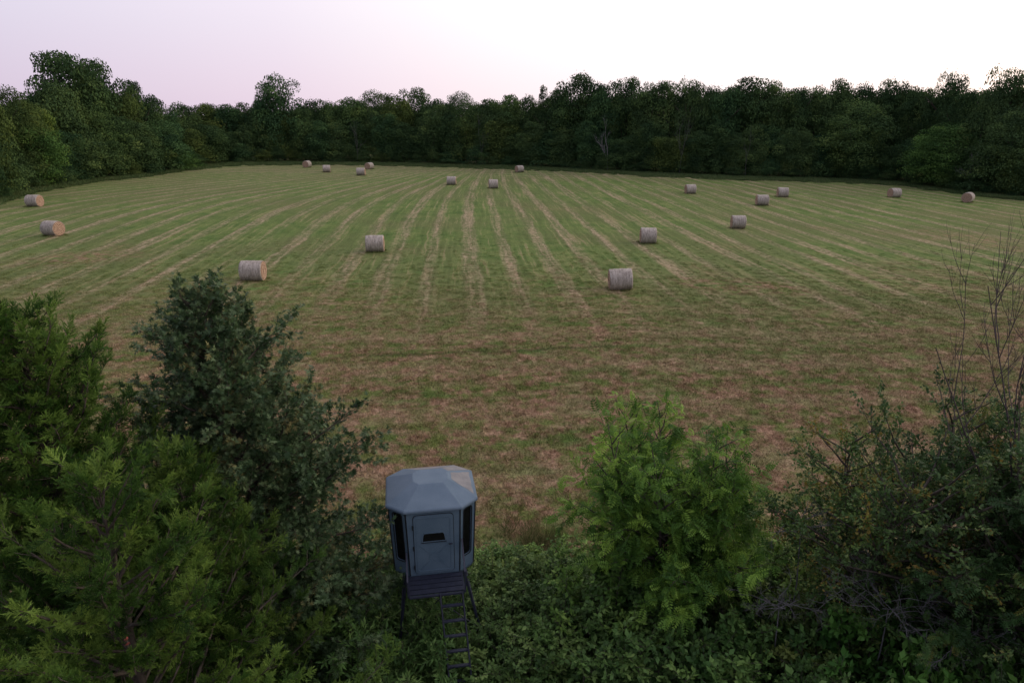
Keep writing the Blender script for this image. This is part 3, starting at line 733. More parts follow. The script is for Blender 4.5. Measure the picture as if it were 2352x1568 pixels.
# ---------------------------------------------------------------- far trees
def crown_mesh(seed, n_lobes, aspect, shape, nfaces, size, ragged=.25):
    """crown of unit height (0..1) and unit width; leaf clumps on the shells of many lobes"""
    rng = np.random.default_rng(seed); cen = []; rad = []
    for _ in range(n_lobes):
        h = rng.uniform(.10, .93)
        if shape == 'round': w = .5 * math.sqrt(max(.02, 1 - ((h - .52) / .50) ** 2)) * .9
        elif shape == 'column': w = .42 * (1 - abs(h - .45) ** 2.2 * 1.9)
        elif shape == 'cone': w = .46 * (1 - h) ** .75 + .03
        elif shape == 'bush': w = .5 * math.sqrt(max(.02, 1 - (h / 1.02) ** 2))
        else: w = .40 * math.sqrt(max(.03, 1 - ((h - .6) / .43) ** 2)) + .07
        a = rng.uniform(0, 6.283); q = math.sqrt(rng.uniform(.25, 1)) * w * (1 + rng.normal() * ragged * .5)
        r = rng.uniform(.10, .20) * (1.15 - .45 * h) * (.68 if n_lobes > 80 else 1)
        cen.append((q * math.cos(a), q * math.sin(a), min(h + rng.normal() * ragged * .08, 1 - r * .5))); rad.append(r)
    for h in np.linspace(.2, .92, 9):           # a core of foliage round the leader
        w = {'round': .5, 'column': .42, 'cone': .46, 'bush': .5}.get(shape, .42) * (math.sqrt(max(.03, 1 - ((h - .5) / .52) ** 2)) if shape != 'cone' else 1 - h)
        cen.append((rng.normal() * .05, rng.normal() * .05, h - .03)); rad.append(max(.08, w * .62))
    for k in range(15):                           # small sprigs breaking the outline
        a = rng.uniform(0, 6.283); h = rng.uniform(.55, .97); q = rng.uniform(.15, .62) * (1.3 - h)
        cen.append((q * math.cos(a), q * math.sin(a), h)); rad.append(rng.uniform(.035, .06))
    cen, rad = np.array(cen), np.array(rad); n_lobes = len(cen)
    p = rad ** 2; pick = rng.choice(n_lobes, nfaces, p=p / p.sum())
    d = rng.normal(size=(nfaces, 3)); d /= np.linalg.norm(d, axis=1)[:, None]; d[:, 2] = np.where(d[:, 2] < -.4, -d[:, 2], d[:, 2])
    rr_ = rad[pick] * (1.06 - .5 * rng.random(nfaces) ** 2.2) * (1 + ragged * .4 * rng.normal(size=nfaces) * (rng.random(nfaces) < .3))
    pos = cen[pick] + d * rr_[:, None] * np.array([1.25 / max(aspect, .6), 1.25 / max(aspect, .6), .8])
    ok = pos[:, 2] > .01; pos, d, pick = pos[ok], d[ok], pick[ok]; n = len(pos)
    lt = rng.uniform(.15, .8, n_lobes)
    dirs = rng.normal(size=(n, 3)) + d * .25
    up = d * 1.1 + rng.normal(size=(n, 3)) * .32 + np.array([0, 0, .25])
    V, Fa, t = scatter(CLUMP[0] * np.array([1 * aspect, 1 * aspect, 1]), CLUMP[1], pos, dirs, rng, size * rng.uniform(.6, 1.35, n), np.clip(lt[pick] + rng.normal(size=n) * .06, 0, 1), up)
    return npmesh('crown', V, Fa, M['far'], t)
def far_trunk(seed):
    rng = np.random.default_rng(seed); T = Tubes(6)
    pts, _ = poly(rng, (0, 0, -.02), (0, 0, 1), .75, 6, .05, .1); T.add(pts, np.linspace(.018, .006, 7))
    for k in range(7):
        p, d = along(pts, rng.uniform(.25, .95)); a = rng.uniform(0, 6.28)
        q, _ = poly(rng, p, (math.cos(a), math.sin(a), .8), rng.uniform(.2, .36), 4, .15, .06); T.add(q, np.linspace(.007, .002, 5))
    return T.mesh('trunk', M['bark'])
CR = {}
for k in range(4): CR['round', k] = crown_mesh(100 + k, 46, 1., 'round', 15000, .0265)
for k in range(3): CR['tall', k] = crown_mesh(120 + k, 40, 1., 'vase', 13500, .026, .3)
for k in range(2): CR['column', k] = crown_mesh(140 + k, 44, 1., 'column', 14500, .0245, .15)
for k in range(2): CR['cone', k] = crown_mesh(150 + k, 34, 1., 'cone', 9000, .025)
for k in range(3): CR['bush', k] = crown_mesh(160 + k, 34, 1., 'bush', 9000, .028)
for k in range(2): CR['big', k] = crown_mesh(170 + k, 95, 1., 'round', 27000, .0165, .22)
NV = {'big': 2, 'round': 4, 'tall': 3, 'column': 2, 'cone': 2, 'bush': 3}
TR = [far_trunk(s) for s in range(3)]
rt = random.Random(77)
def far_tree(x, y, h, w, kind, hue, label, group, name='deciduous_tree'):
    t = thing(name, label, 'bush' if kind == 'bush' else 'tree', (x, y, float(ter(x, y)) - .1), rt.uniform(0, 6.28), group)
    c = obj('crown', CR[('big' if kind == 'round' and w > 10.5 else kind), rt.randrange(NV['big' if kind == 'round' and w > 10.5 else kind])], t); c.scale = (w, w, h); c.color = (*hue, 1)
    tr_ = obj('trunk', TR[rt.randrange(3)], t); tr_.scale = (h, h, h)
    return t
HUE = {'dark': (.72, .78, .82), 'mid': (1, 1, 1), 'light': (1.15, 1.16, 1.08), 'olive': (1.12, 1.0, .82), 'bluish': (.75, .90, 1.0), 'bright': (1.12, 1.30, .95), 'yellow': (1.5, 1.4, .95)}
HN = {'dark': 'dark green', 'mid': 'green', 'light': 'pale green', 'olive': 'olive green', 'bluish': 'blue-green', 'bright': 'bright green', 'yellow': 'yellowish green'}
KN = {'round': 'round-crowned', 'tall': 'tall open-crowned', 'column': 'narrow', 'cone': 'pointed', 'bush': 'low bushy'}
edge = [(-400, 520), (-60, 478), (60, 440), (130, 427), (220, 413), (330, 403), (400, 392), (450, 384), (500, 377), (560, 375), (700, 373), (900, 375), (1050, 379), (1200, 383), (1330, 389), (1500, 399),
        (1700, 407), (1850, 411), (1960, 414), (2080, 420), (2200, 440), (2300, 452), (2400, 460), (2700, 480)]
def edge_y(px):
    for (a, b), (c, d) in zip(edge, edge[1:]):
        if a <= px <= c: return b + (d - b) * (px - a) / (c - a)
    return edge[-1][1]
def place(px, back, top, wpx):
    """tree whose foot stands `back` metres behind the field's edge at column px, with its top at picture row `top`"""
    g = at(px, edge_y(px)); v = Vector((g.x, g.y, 0)).normalized()
    Yv = g.y + back * v.y; Xv = xat(px, Yv, float(ter(g.x, Yv)))
    z0 = float(ter(Xv, Yv)); h = zat(Yv, top) - z0
    return Xv, Yv, h, wpx / ppm(Yv, z0 + h * .5)
# landmark and skyline trees, left to right: px, top row, width px, metres behind the edge, crown kind, hue, description or None
sky_trees = [
 (-62, 150, 190, 10, 'round', 'dark', None), (-10, 222, 120, 5, 'round', 'olive', None), (12, 300, 110, 2.5, 'bush', 'mid', None),
 (62, 203, 150, 8, 'round', 'olive', None), (100, 292, 120, 3, 'round', 'bright', None), (128, 250, 90, 8, 'tall', 'yellow', None),
 (188, 122, 170, 12, 'tall', 'dark', 'tallest tree of the left woods with a dark open crown against the sky'), (160, 190, 130, 9, 'round', 'mid', None),
 (252, 146, 120, 12, 'round', 'dark', None), (226, 228, 150, 6, 'round', 'light', None), (190, 308, 120, 3, 'round', 'mid', None),
 (305, 215, 100, 9, 'round', 'olive', None), (335, 186, 90, 12, 'tall', 'dark', None), (366, 222, 80, 11, 'round', 'dark', None),
 (262, 318, 110, 3, 'bush', 'mid', None), (318, 285, 110, 4, 'round', 'mid', None), (372, 318, 90, 4, 'bush', 'light', None), (396, 262, 70, 12, 'round', 'bluish', None),
 (410, 345, 85, 2, 'bush', 'bright', 'bright bush at the end of the left woods where the field corner opens'),
 (425, 238, 80, 14, 'round', 'mid', None), (478, 240, 90, 14, 'tall', 'olive', None), (530, 243, 90, 10, 'round', 'bluish', None), (566, 236, 70, 12, 'tall', 'mid', None), (604, 240, 70, 8, 'round', 'dark', None),
 (655, 172, 112, 6, 'column', 'bluish', 'tall rounded dark tree standing clear above the left part of the far treeline'),
 (620, 215, 60, 9, 'column', 'bluish', None),
 (722, 232, 70, 10, 'round', 'dark', None), (765, 236, 80, 8, 'round', 'light', None), (810, 228, 90, 8, 'round', 'light', None), (860, 211, 110, 12, 'round', 'light', None), (912, 220, 80, 8, 'round', 'olive', None),
 (960, 202, 84, 14, 'tall', 'dark', 'dark open-crowned tree rising above the centre-left treeline'),
 (1012, 232, 80, 8, 'round', 'mid', None), (1066, 215, 105, 8, 'round', 'light', None), (1122, 228, 80, 7, 'tall', 'mid', None), (1170, 218, 90, 9, 'tall', 'light', None), (1214, 222, 70, 8, 'round', 'mid', None),
 (1246, 192, 52, 8, 'cone', 'dark', 'pointed dark tree left of the highest central crown'),
 (1322, 172, 118, 7, 'tall', 'dark', 'highest dark ragged crown of the central treeline with sprigs against the sky'),
 (1284, 205, 80, 10, 'round', 'dark', None), (1378, 200, 90, 7, 'round', 'bluish', None), (1426, 182, 84, 10, 'tall', 'dark', None), (1478, 196, 90, 8, 'round', 'mid', None), (1528, 190, 90, 9, 'tall', 'mid', None),
 (1576, 186, 80, 8, 'tall', 'mid', None), (1628, 204, 80, 8, 'round', 'dark', None), (1700, 178, 125, 10, 'tall', 'dark', 'wide dark crown of the right-centre treeline reaching above its neighbours'),
 (1660, 205, 80, 6, 'round', 'bluish', None), (1756, 192, 90, 8, 'round', 'mid', None), (1808, 205, 80, 8, 'tall', 'dark', None), (1856, 203, 80, 10, 'round', 'mid', None), (1902, 190, 95, 12, 'round', 'mid', None),
 (1958, 196, 90, 14, 'round', 'dark', None), (1950, 232, 185, 5, 'round', 'light', 'broad pale green tree bulging out of the right woods'),
 (2012, 186, 90, 14, 'tall', 'dark', None), (2062, 204, 80, 12, 'round', 'dark', None), (2098, 205, 60, 12, 'tall', 'mid', None),
 (2142, 170, 74, 14, 'tall', 'dark', 'slim open tree rising above the right woods near the corner'), (2186, 212, 80, 10, 'round', 'dark', None),
 (2160, 286, 180, 3, 'round', 'bright', 'low broad tree with bright top leaves at the front of the right woods'),
 (2266, 160, 110, 12, 'tall', 'mid', 'high open crown at the far right with sky showing through'), (2232, 215, 90, 8, 'round', 'mid', None),
 (2330, 172, 90, 12, 'tall', 'olive', None), (2310, 250, 170, 4, 'round', 'mid', None), (2400, 180, 120, 8, 'round', 'mid', None), (2440, 240, 150, 4, 'round', 'dark', None)]
marks = [(px, lab) for px, _, _, _, _, _, lab in sky_trees if lab]
ordw = ['', 'first', 'second', 'third', 'fourth', 'fifth', 'sixth', 'seventh', 'eighth', 'ninth', 'tenth', 'eleventh', 'twelfth']
short = {188: 'the tallest left tree', 410: 'the bright corner bush', 655: 'the tall rounded tree', 960: 'the dark open-crowned tree', 1246: 'the pointed dark tree', 1322: 'the highest central crown',
         1700: 'the wide dark crown', 1950: 'the broad pale tree', 2142: 'the slim open tree', 2160: 'the low broad bright-topped tree', 2266: 'the high far-right crown'}
allpx = sorted(px for px, *_ in sky_trees)
tall_marks = [188, 410, 655, 960, 1246, 1322, 1700, 1950, 2142, 2266]
for px, top, w, back, kind, hue, lab in sky_trees:
    x, y, h, wm = place(px, back, top, w)
    if not lab:
        mk = min(tall_marks, key=lambda q: abs(q - px)); side = 'left' if px < mk else 'right'
        k = sum(1 for q in allpx if min(px, mk) < q < max(px, mk)) + 1
        lab = f'{HN[hue]} {KN[kind]} tree, {ordw[min(k, 12)]} {side} of {short[mk]}'
    far_tree(x, y, h, wm, kind, HUE[hue], lab, 'trees along the edge of the field', 'bush' if kind == 'bush' else 'deciduous_tree')
# lower trees that fill the front of the wood, and the rows of crowns behind
def by_mark(px, n, what):
    mk = min(tall_marks, key=lambda q: abs(q - px)); side = 'left' if px < mk else 'right'
    key = (what, mk, side); COUNT.setdefault(key, []).append(n); return key
COUNT = {}
def relabel():
    for (what, mk, side), ts in COUNT.items():
        if side == 'left': ts = ts[::-1]
        for k, t_ in enumerate(ts): t_['label'] = f'{what}, {ordw[min(k + 1, 12)]} {side} of {short[mk]}'
px = -90
while px < 2480:
    w = rt.uniform(55, 95) * (1.25 if px < 420 or px > 2050 else 1)
    ey = edge_y(px); hpx = rt.uniform(70, 125) * (1.15 if px < 380 or px > 2050 else 1)
    x, y, h, wm = place(px, rt.uniform(2.5, 5), ey - hpx, w)
    tt_ = far_tree(x, y, h, wm, rt.choice(['round', 'round', 'tall', 'bush', 'column']), HUE[rt.choice(['dark', 'mid', 'dark', 'bluish', 'mid', 'olive'])],
             'lower dark green tree filling the front of the wood below the skyline crowns', 'lower trees at the front of the wood', 'understory_tree')
    by_mark(px, tt_, 'low front tree of the wood')
    px += w * rt.uniform(.42, .62)
px = -90
while px < 2480:
    ey = edge_y(px); hpx = rt.uniform(22, 48)
    w = rt.uniform(35, 60)
    x, y, h, wm = place(px, rt.uniform(.5, 2), ey - hpx, w)
    tt_ = far_tree(x, y, h, wm, 'bush', HUE[rt.choice(['dark', 'mid', 'dark', 'bluish', 'olive'])],
             'low dark green bush at the foot of the wood along the field edge', 'bushes at the foot of the wood', 'bush')
    by_mark(px, tt_, 'small bush at the wood\'s foot')
    px += w * rt.uniform(.75, 1.1)
relabel()
SKX, SKY = [-80, 60, 150, 250, 340, 400, 450, 600, 900, 1200, 1320, 1700, 2000, 2300, 2460], [215, 240, 200, 195, 225, 262, 252, 248, 236, 236, 215, 212, 212, 210, 205]
DW_P, DW_S = [], []
for b0, b1, low in ((7, 11, 1), (24, 34, 0)):
    px = -80
    while px < 2460:
        top = edge_y(px) - rt.uniform(45, 75) if low else np.interp(px, SKX, SKY) + rt.uniform(-4, 16)
        x, y, h, wm = place(px, rt.uniform(b0, b1), top, 70)
        DW_P.append((x, y, float(ter(x, y)) - .1)); DW_S.append(h); px += 60 if low else rt.uniform(42, 64)
def stretched(me, w):
    m_ = me.copy(); m_.transform(Matrix.Diagonal((w, w, 1, 1))); m_.name = 'crown_mass'; return m_
instanced('deep_wood', [stretched(CR['round', 1], .62), stretched(CR['tall', 0], .6), stretched(CR['bush', 0], .9)],
          (np.array(DW_P), np.random.default_rng(3).uniform(0, 6.28, len(DW_P)), np.array(DW_S), np.where(np.arange(len(DW_P)) < 42, 2, np.arange(len(DW_P)) % 2)),
          'dark mass of foliage deep in the wood behind its front rows', 'wood', colour=(.8, .86, .9))
px = -80
while px < 2460:
    hue = rt.choice(['dark', 'mid', 'dark', 'bluish'])
    x, y, h, wm = place(px, rt.uniform(16, 22), np.interp(px, SKX, SKY) + rt.uniform(-4, 16), 70)
    tt_ = far_tree(x, y, h, rt.uniform(7, 10), rt.choice(['round', 'tall', 'round']), HUE[hue], 'x', 'trees in the second row of the wood', 'woodland_tree')
    by_mark(px, tt_, 'crown peeping over the wood\'s front row'); px += rt.uniform(42, 64)
relabel()
# pale dead tree in front of the dark wood, and a leaning dead limb tree at the right
def dead_tree(name, x, y, h, seed, label, mat, spread=.5, thick=.06, levels=3, lean=(0, 0), n1=5):
    rng = np.random.default_rng(seed); t = thing(name, label, 'tree', (x, y, float(ter(x, y)) - .05))
    T = Tubes(6); B = Tubes(4)
    pts, d = poly(rng, (0, 0, 0), (lean[0], lean[1], 1), h * .5, 6, .06, .08); T.add(pts, np.linspace(thick, thick * .6, 7))
    def grow(p, d, ln, r, lev):
        q, d2 = poly(rng, p, d, ln, 6, .09, .05); B.add(q, np.linspace(r, r * .35, 7))
        if lev:
            for k in range(rng.integers(3, 6)):
                s, dd = along(q, rng.uniform(.25, .98)); dd = dd / np.linalg.norm(dd)
                grow(s, dd + rng.normal(size=3) * spread * .8, ln * rng.uniform(.4, .65), r * .5, lev - 1)
    for k in range(n1):
        p, dd = along(pts, rng.uniform(.35, 1)); a = rng.uniform(0, 6.28)
        grow(p, (math.cos(a) * spread, math.sin(a) * spread, 1), h * rng.uniform(.35, .55), thick * .55, levels)
    obj('trunk', T.mesh('trunk', mat), t); obj('branches', B.mesh('branches', mat), t); return t
g = at(1397, edge_y(1397)); dead_tree('dead_tree', g.x, g.y + .5, 11, 21, 'pale bare dead tree leaning out of the dark central wood', M['grey_wood'], .55, .12, 2, (-.15, 0), 4)
g = at(2225, edge_y(2225)); dead_tree('dead_tree', g.x, g.y + .5, 7, 25, 'pale bare dead branches in front of the right woods above the end-on bale', M['grey_wood'], .8, .09, 2, (.3, 0), 4)
for dx, ht, sd_ in ((1105, 12, 31), (1560, 13, 33), (1712, 10, 35), (820, 11, 37)):
    g = at(dx, edge_y(dx)); dead_tree('dead_tree', g.x, g.y + .3, ht, sd_, {1105: 'thin grey bare trunk before the wood, beyond the central pair of bales', 1560: 'thin grey bare trunk before the wood, above the right-hand far bales',
              1712: 'short grey bare trunk before the wood, beneath the wide dark crown', 820: 'thin grey bare trunk before the wood, above the overlapping bales'}[dx], M['far_dead'], .35, .06, 1, (.06, 0), 4)
# weedy unmown strip between field and wood
rng = np.random.default_rng(5); P = []
for px in np.arange(-120, 2480, 2.6):
    g = at(px, edge_y(px)); v = np.array([g.x, g.y]); v /= np.linalg.norm(v)
    for k in range(5):
        b = rng.uniform(-11, 2.5) * rng.uniform(.3, 1) if 440 < px < 2150 else rng.uniform(-4, 2)
        P.append((g.x + v[0] * b + rng.normal() * .3, g.y + v[1] * b))
P = np.array(P); P = np.column_stack([P, ter(P[:, 0], P[:, 1])])
M['weeds'] = leafmat('weeds', [(.0, (.05, .085, .028)), (.6, (.085, .130, .044)), (1, (.13, .155, .06))], scale=.3, mottle=.3)
instanced('weedy_verge', [blade_patch(40 + s, 150, .8, .5, M['weeds'], 1.1, .05) for s in range(3)],
          (P, rng.uniform(0, 6.28, len(P)), rng.uniform(.6, 1.2, len(P)), rng.integers(0, 3, len(P))), 'dark unmown weeds between the mown field and the wood', 'weeds')

# ---------------------------------------------------------------- near trees
def leafy_tree(name, label, cat, x, y, h, seed, mat, leaf, leaf_size, prof, nbr, leaves_per_m, tint=(.2, .8), pitch=(.35, .7), sub=3, droop=0.0, trunk_r=.09, z_first=.12,
               leaf_dir='out', leaders=1, lead_spread=.35, group=None, colour=(1, 1, 1), jag=.2, bark=None):
    """trunk, limbs, twigs and leaves. prof(t) = branch reach at relative height t"""
    rng = np.random.default_rng(seed); t = thing(name, label, cat, (x, y, float(ter(x, y)) - .05), 0, group)
    T, B = Tubes(7), Tubes(4); LP, LD, LT_ = [], [], []
    trunks = []
    if leaders == 1:
        pts, _ = poly(rng, (0, 0, 0), (0, 0, 1), h * .97, 14, .025, .05); T.add(pts, np.linspace(trunk_r, .008, 15)); trunks = [(pts, 0, 1)]
    else:
        pts, d = poly(rng, (0, 0, 0), (0, 0, 1), h * .28, 4, .03, .05); T.add(pts, np.linspace(trunk_r, trunk_r * .75, 5))
        for k in range(leaders):
            a = 6.283 * k / leaders + rng.uniform(-.4, .4)
            hh = h * .76 * rng.uniform(.74, 1.0)
            q, _ = poly(rng, pts[-1], (math.cos(a) * lead_spread * rng.uniform(.6, 1.2), math.sin(a) * lead_spread * rng.uniform(.6, 1.2), 1), hh, 10, .05, .07); T.add(q, np.linspace(trunk_r * .6, .008, 11)); trunks.append((q, .28, 1))
    for q, t0, _ in trunks:
        nb = max(6, int(nbr / len(trunks)))
        for k in range(nb):
            s = (k + rng.uniform(0, 1)) / nb; s = z_first + (1 - z_first) * s if leaders == 1 else s
            p, dd = along(q, min(s, .995)); a = k * 2.399 + rng.uniform(-.5, .5)
            rel = p[2] / h; ln = prof(rel) * rng.uniform(1 - jag, 1 + jag); ln = max(ln, .25)
            el = pitch[0] + (pitch[1] - pitch[0]) * rel
            br, _ = poly(rng, p, (math.cos(a), math.sin(a), math.tan(el)), ln, 7, .09, .02 - droop * .03); B.add(br, np.linspace(.012 + .012 * ln, .004, 8))
            ns = max(3, int(ln * 4.2))
            for j in range(ns):
                u = .22 + .78 * (j + rng.random()) / ns; sp, sdir = along(br, min(u, .99)); sdir = sdir / np.linalg.norm(sdir)
                sl = (.22 + .38 * ln * (1 - .6 * u)) * rng.uniform(.6, 1.2); sl = min(sl, 1.1)
                sd_ = sdir * .8 + rng.normal(size=3) * .55 + np.array([0, 0, .12 - droop * .25])
                tw, _ = poly(rng, sp, sd_, sl, 4, .14, -.06 * droop); B.add(tw, np.linspace(.006, .002, 5))
                nl = max(3, int(leaves_per_m * sl)); us = rng.uniform(.1, 1.0, nl)
                tt = rng.uniform(*tint)
                idx = np.minimum((us * 4).astype(int), 3); fr = us * 4 - idx
                pp = tw[idx] * (1 - fr)[:, None] + tw[idx + 1] * fr[:, None]; dv = tw[idx + 1] - tw[idx]; dv /= np.linalg.norm(dv, axis=1)[:, None] + 1e-9
                LP.append(pp + rng.normal(size=(nl, 3)) * .03); LD.append(dv * .7 + rng.normal(size=(nl, 3)) * .7 + np.array([0, 0, -droop])); LT_.append(np.clip(tt + rng.normal(size=nl) * .13, 0, 1))
    LP, LD, LT_ = np.concatenate(LP), np.concatenate(LD), np.concatenate(LT_); n = len(LP)
    up = np.array([[0, 0, 1.]]) + rng.normal(size=(n, 3)) * .55
    V, Fa, tt = scatter(leaf[0], leaf[1], LP, LD, rng, leaf_size * rng.uniform(.65, 1.25, n), LT_, up)
    obj('trunk', T.mesh('trunk', bark or M['bark']), t); obj('branches', B.mesh('branches', bark or M['bark']), t)
    c = obj('crown', npmesh('crown', V, Fa, mat, tt), t); c.color = (*colour, 1); return t

# pin oak left of the blind
OX, OY = xat(580, 12.7, 5), 12.7
leafy_tree('pin_oak', 'dark blue-green pin oak with spiky leaves, just left of the hunting blind', 'tree', OX, OY, 9.15, 7, M['oak'], OAK, .14,
           lambda t: float(np.interp(t, [0, .17, .41, .63, .80, .88, .94, 1], [3.1, 2.95, 2.45, 1.95, 1.35, .9, .6, .7])), 225, 62, (.15, .9), (.25, .9), trunk_r=.11, z_first=.05, jag=.32)

def cedar(label, x, y, h, reach, seed, nbr, colour=(1, 1, 1), group=None, zmin=.05, size=.36, ex=.8):
    rng = np.random.default_rng(seed); t = thing('cedar_tree', label, 'tree', (x, y, float(ter(x, y)) - .05), 0, group)
    T, B = Tubes(7), Tubes(4)
    pts, _ = poly(rng, (0, 0, 0), (0, 0, 1), h * .98, 14, .02, .05); T.add(pts, np.linspace(.13, .008, 15))
    LP, LD, LU, LS, LT_ = [], [], [], [], []
    for k in range(nbr):
        s = zmin + (1 - zmin) * ((k + rng.random()) / nbr) ** .85; p, _ = along(pts, min(s, .995)); a = k * 2.399 + rng.uniform(-.4, .4)
        ln = reach * ((1 - s) ** ex + .05) * rng.uniform(.5, 1.25)
        br, _ = poly(rng, p, (math.cos(a), math.sin(a), rng.uniform(-.1, .5) + s * .9), ln, 7, .09, .05); B.add(br, np.linspace(.010 + .012 * ln, .005, 8))
        tt = rng.uniform(.02, .80)
        ns = max(3, int(ln * 8))
        for j in range(ns):
            u = .15 + .85 * (j + rng.random()) / ns; sp, sdir = along(br, min(u, .99)); sdir = sdir / np.linalg.norm(sdir)
            side = np.cross(sdir, [0, 0, 1]) * rng.choice([-1, 1]); sl = (.18 + .34 * ln * (1.05 - u) * .6) * rng.uniform(.7, 1.3); sl = min(sl, .8)
            sd_ = sdir * .75 + side * rng.uniform(.1, .95) + np.array([0, 0, rng.uniform(-.15, .35)])
            tw, _ = poly(rng, sp, sd_, sl, 3, .12, .03); B.add(tw, np.linspace(.006, .003, 4))
            for q in range(max(2, int(sl * 11))):
                v = rng.uniform(.1, 1); pp, dv = along(tw, min(v, .99)); dv = dv / np.linalg.norm(dv)
                d2 = dv * .8 + rng.normal(size=3) * .55 + np.array([0, 0, .02])
                LP.append(pp); LD.append(d2); LU.append(np.array([0, 0, 1.]) + rng.normal(size=3) * .5); LS.append(size * rng.uniform(.55, 1.2)); LT_.append(np.clip(tt + rng.normal() * .10, 0, .8))
        LP.append(br[-1]); LD.append(br[-1] - br[-3]); LU.append(np.array([0, 0, 1.])); LS.append(size * 1.5); LT_.append(min(.9, tt + .15))
    LP, LD, LU, LS, LT_ = map(np.array, (LP, LD, LU, LS, LT_)); pk = rng.integers(0, 4, len(LP)); parts = []
    for k in range(4):
        m_ = pk == k; v, f_, tj = PL[k]; parts.append(scatter(v, f_, LP[m_], LD[m_], rng, LS[m_], LT_[m_], LU[m_], tj))
    V, Fa, tt = join(parts)
    obj('trunk', T.mesh('trunk', M['bark']), t); obj('branches', B.mesh('branches', M['bark']), t)
    c = obj('crown', npmesh('crown', V, Fa, M['cedar'], tt), t); c.color = (*colour, 1); return len(LP)
PL = [cedar_plume(s) for s in range(4)]
n1 = cedar('cedar tree at the left edge whose tip stands highest against the stubble', xat(95, 10.3, 7), 10.3, zat(10.3, 712), 3.3, 3, 210, (.80, .90, .80), size=.24, ex=.55)
n2 = cedar('bright green cedar in the lower left corner with sprays reaching towards the oak', xat(290, 7.9, 6), 7.9, zat(7.9, 1045), 3.9, 4, 92, (1.0, 1.04, .95), size=.22, ex=.72)
n3 = cedar('darker cedar half hidden between the bright cedar and the pin oak', xat(470, 9.9, 5), 9.9, zat(9.9, 1040), 2.6, 5, 95, (.75, .8, .75), size=.26)
print('cedar plumes', n1, n2, n3)

# pinnate-leaved tree right of the blind
PN = pinnate(5, .35)
leafy_tree('walnut_tree', 'bright green tree with drooping feathery compound leaves, right of the hunting blind', 'tree', xat(1545, 13.6, 3), 13.6, zat(13.6, 975), 31, M['ash'], PN, .215,
           lambda t: float(np.interp(t, [0, .2, .5, .75, 1], [2.6, 2.5, 1.6, .75, .3])), 170, 18, (.1, .9), (.3, .95), droop=.12, trunk_r=.09, leaders=6, lead_spread=.60, jag=.5)

# trees of the right corner
LO = pinnate(5, .2)
LO = (LO[0] * [1, 1, 1], LO[1])
def arch(w, c=.45, s=.6): return lambda t: w * math.sqrt(max(.05, 1 - ((t - c) / s) ** 2))
leafy_tree('locust_tree', 'dark thin-leaved tree in the right corner with long arching side branches', 'tree', xat(2230, 11.6, 5), 11.6, zat(11.6, 1000), 41, M['locust'], LEAF, .085,
           arch(2.3), 120, 52, (.1, .8), (.2, .8), trunk_r=.10, leaders=4, lead_spread=.42, jag=.42)
leafy_tree('locust_tree', 'dense dark tree cut by the right edge of the picture, behind the bare twigs', 'tree', xat(2470, 10.8, 5), 10.8, zat(10.8, 1000), 42, M['locust'], LO, .19,
           arch(2.2), 110, 22, (.15, .85), (.2, .8), trunk_r=.10, leaders=3, lead_spread=.38, jag=.5, colour=(.9, 1.05, 1))
leafy_tree('hackberry_tree', 'small olive green tree with yellowing leaves between the feathery tree and the right corner', 'tree', xat(1985, 12.6, 3), 12.6, zat(12.6, 1050), 43, M['locust'], LEAF, .085,
           arch(1.9), 96, 60, (.3, .95), (.2, .8), trunk_r=.07, leaders=3, lead_spread=.4, jag=.4, colour=(1.1, 1.15, 1))
# bare dead tree at the right edge
def bare_tree(x, y, h, seed, label):
    rng = np.random.default_rng(seed); t = thing('bare_tree', label, 'tree', (x, y, float(ter(x, y)) - .05)); T, B = Tubes(6), Tubes(4)
    pts, _ = poly(rng, (0, 0, 0), (.02, 0, 1), h * .62, 8, .02, .05); T.add(pts, np.linspace(.075, .035, 9))
    def twig(p, d, ln, r, lev):
        q, d2 = poly(rng, p, d, ln, 7, .06, .075); B.add(q, np.linspace(r, r * .4, 8))
        if lev:
            for k in range(int(rng.integers(3, 6))):
                s, dd = along(q, rng.uniform(.2, .95)); dd = dd / np.linalg.norm(dd); side = rng.normal(size=3); side[2] = abs(side[2]) * .3
                twig(s, dd + side * .42, ln * rng.uniform(.35, .6), r * .55, lev - 1)
    for dx, dz, ln in ((-.5, .75, .42), (-.1, .9, .40), (.1, .85, .40), (.3, .75, .38), (.02, .97, .36)):
        p, _ = along(pts, dz); twig(p, (dx, rng.uniform(-.25, .25), 1), h * ln, .020, 3 if ln > .37 else 2)
    obj('trunk', T.mesh('trunk', M['dead_twig']), t); obj('branches', B.mesh('branches', M['dead_twig']), t)
bare_tree(xat(2325, 11.3, 6), 11.3, zat(11.3, 600), 52, 'bare leafless dark tree at the right edge rising in front of the field')

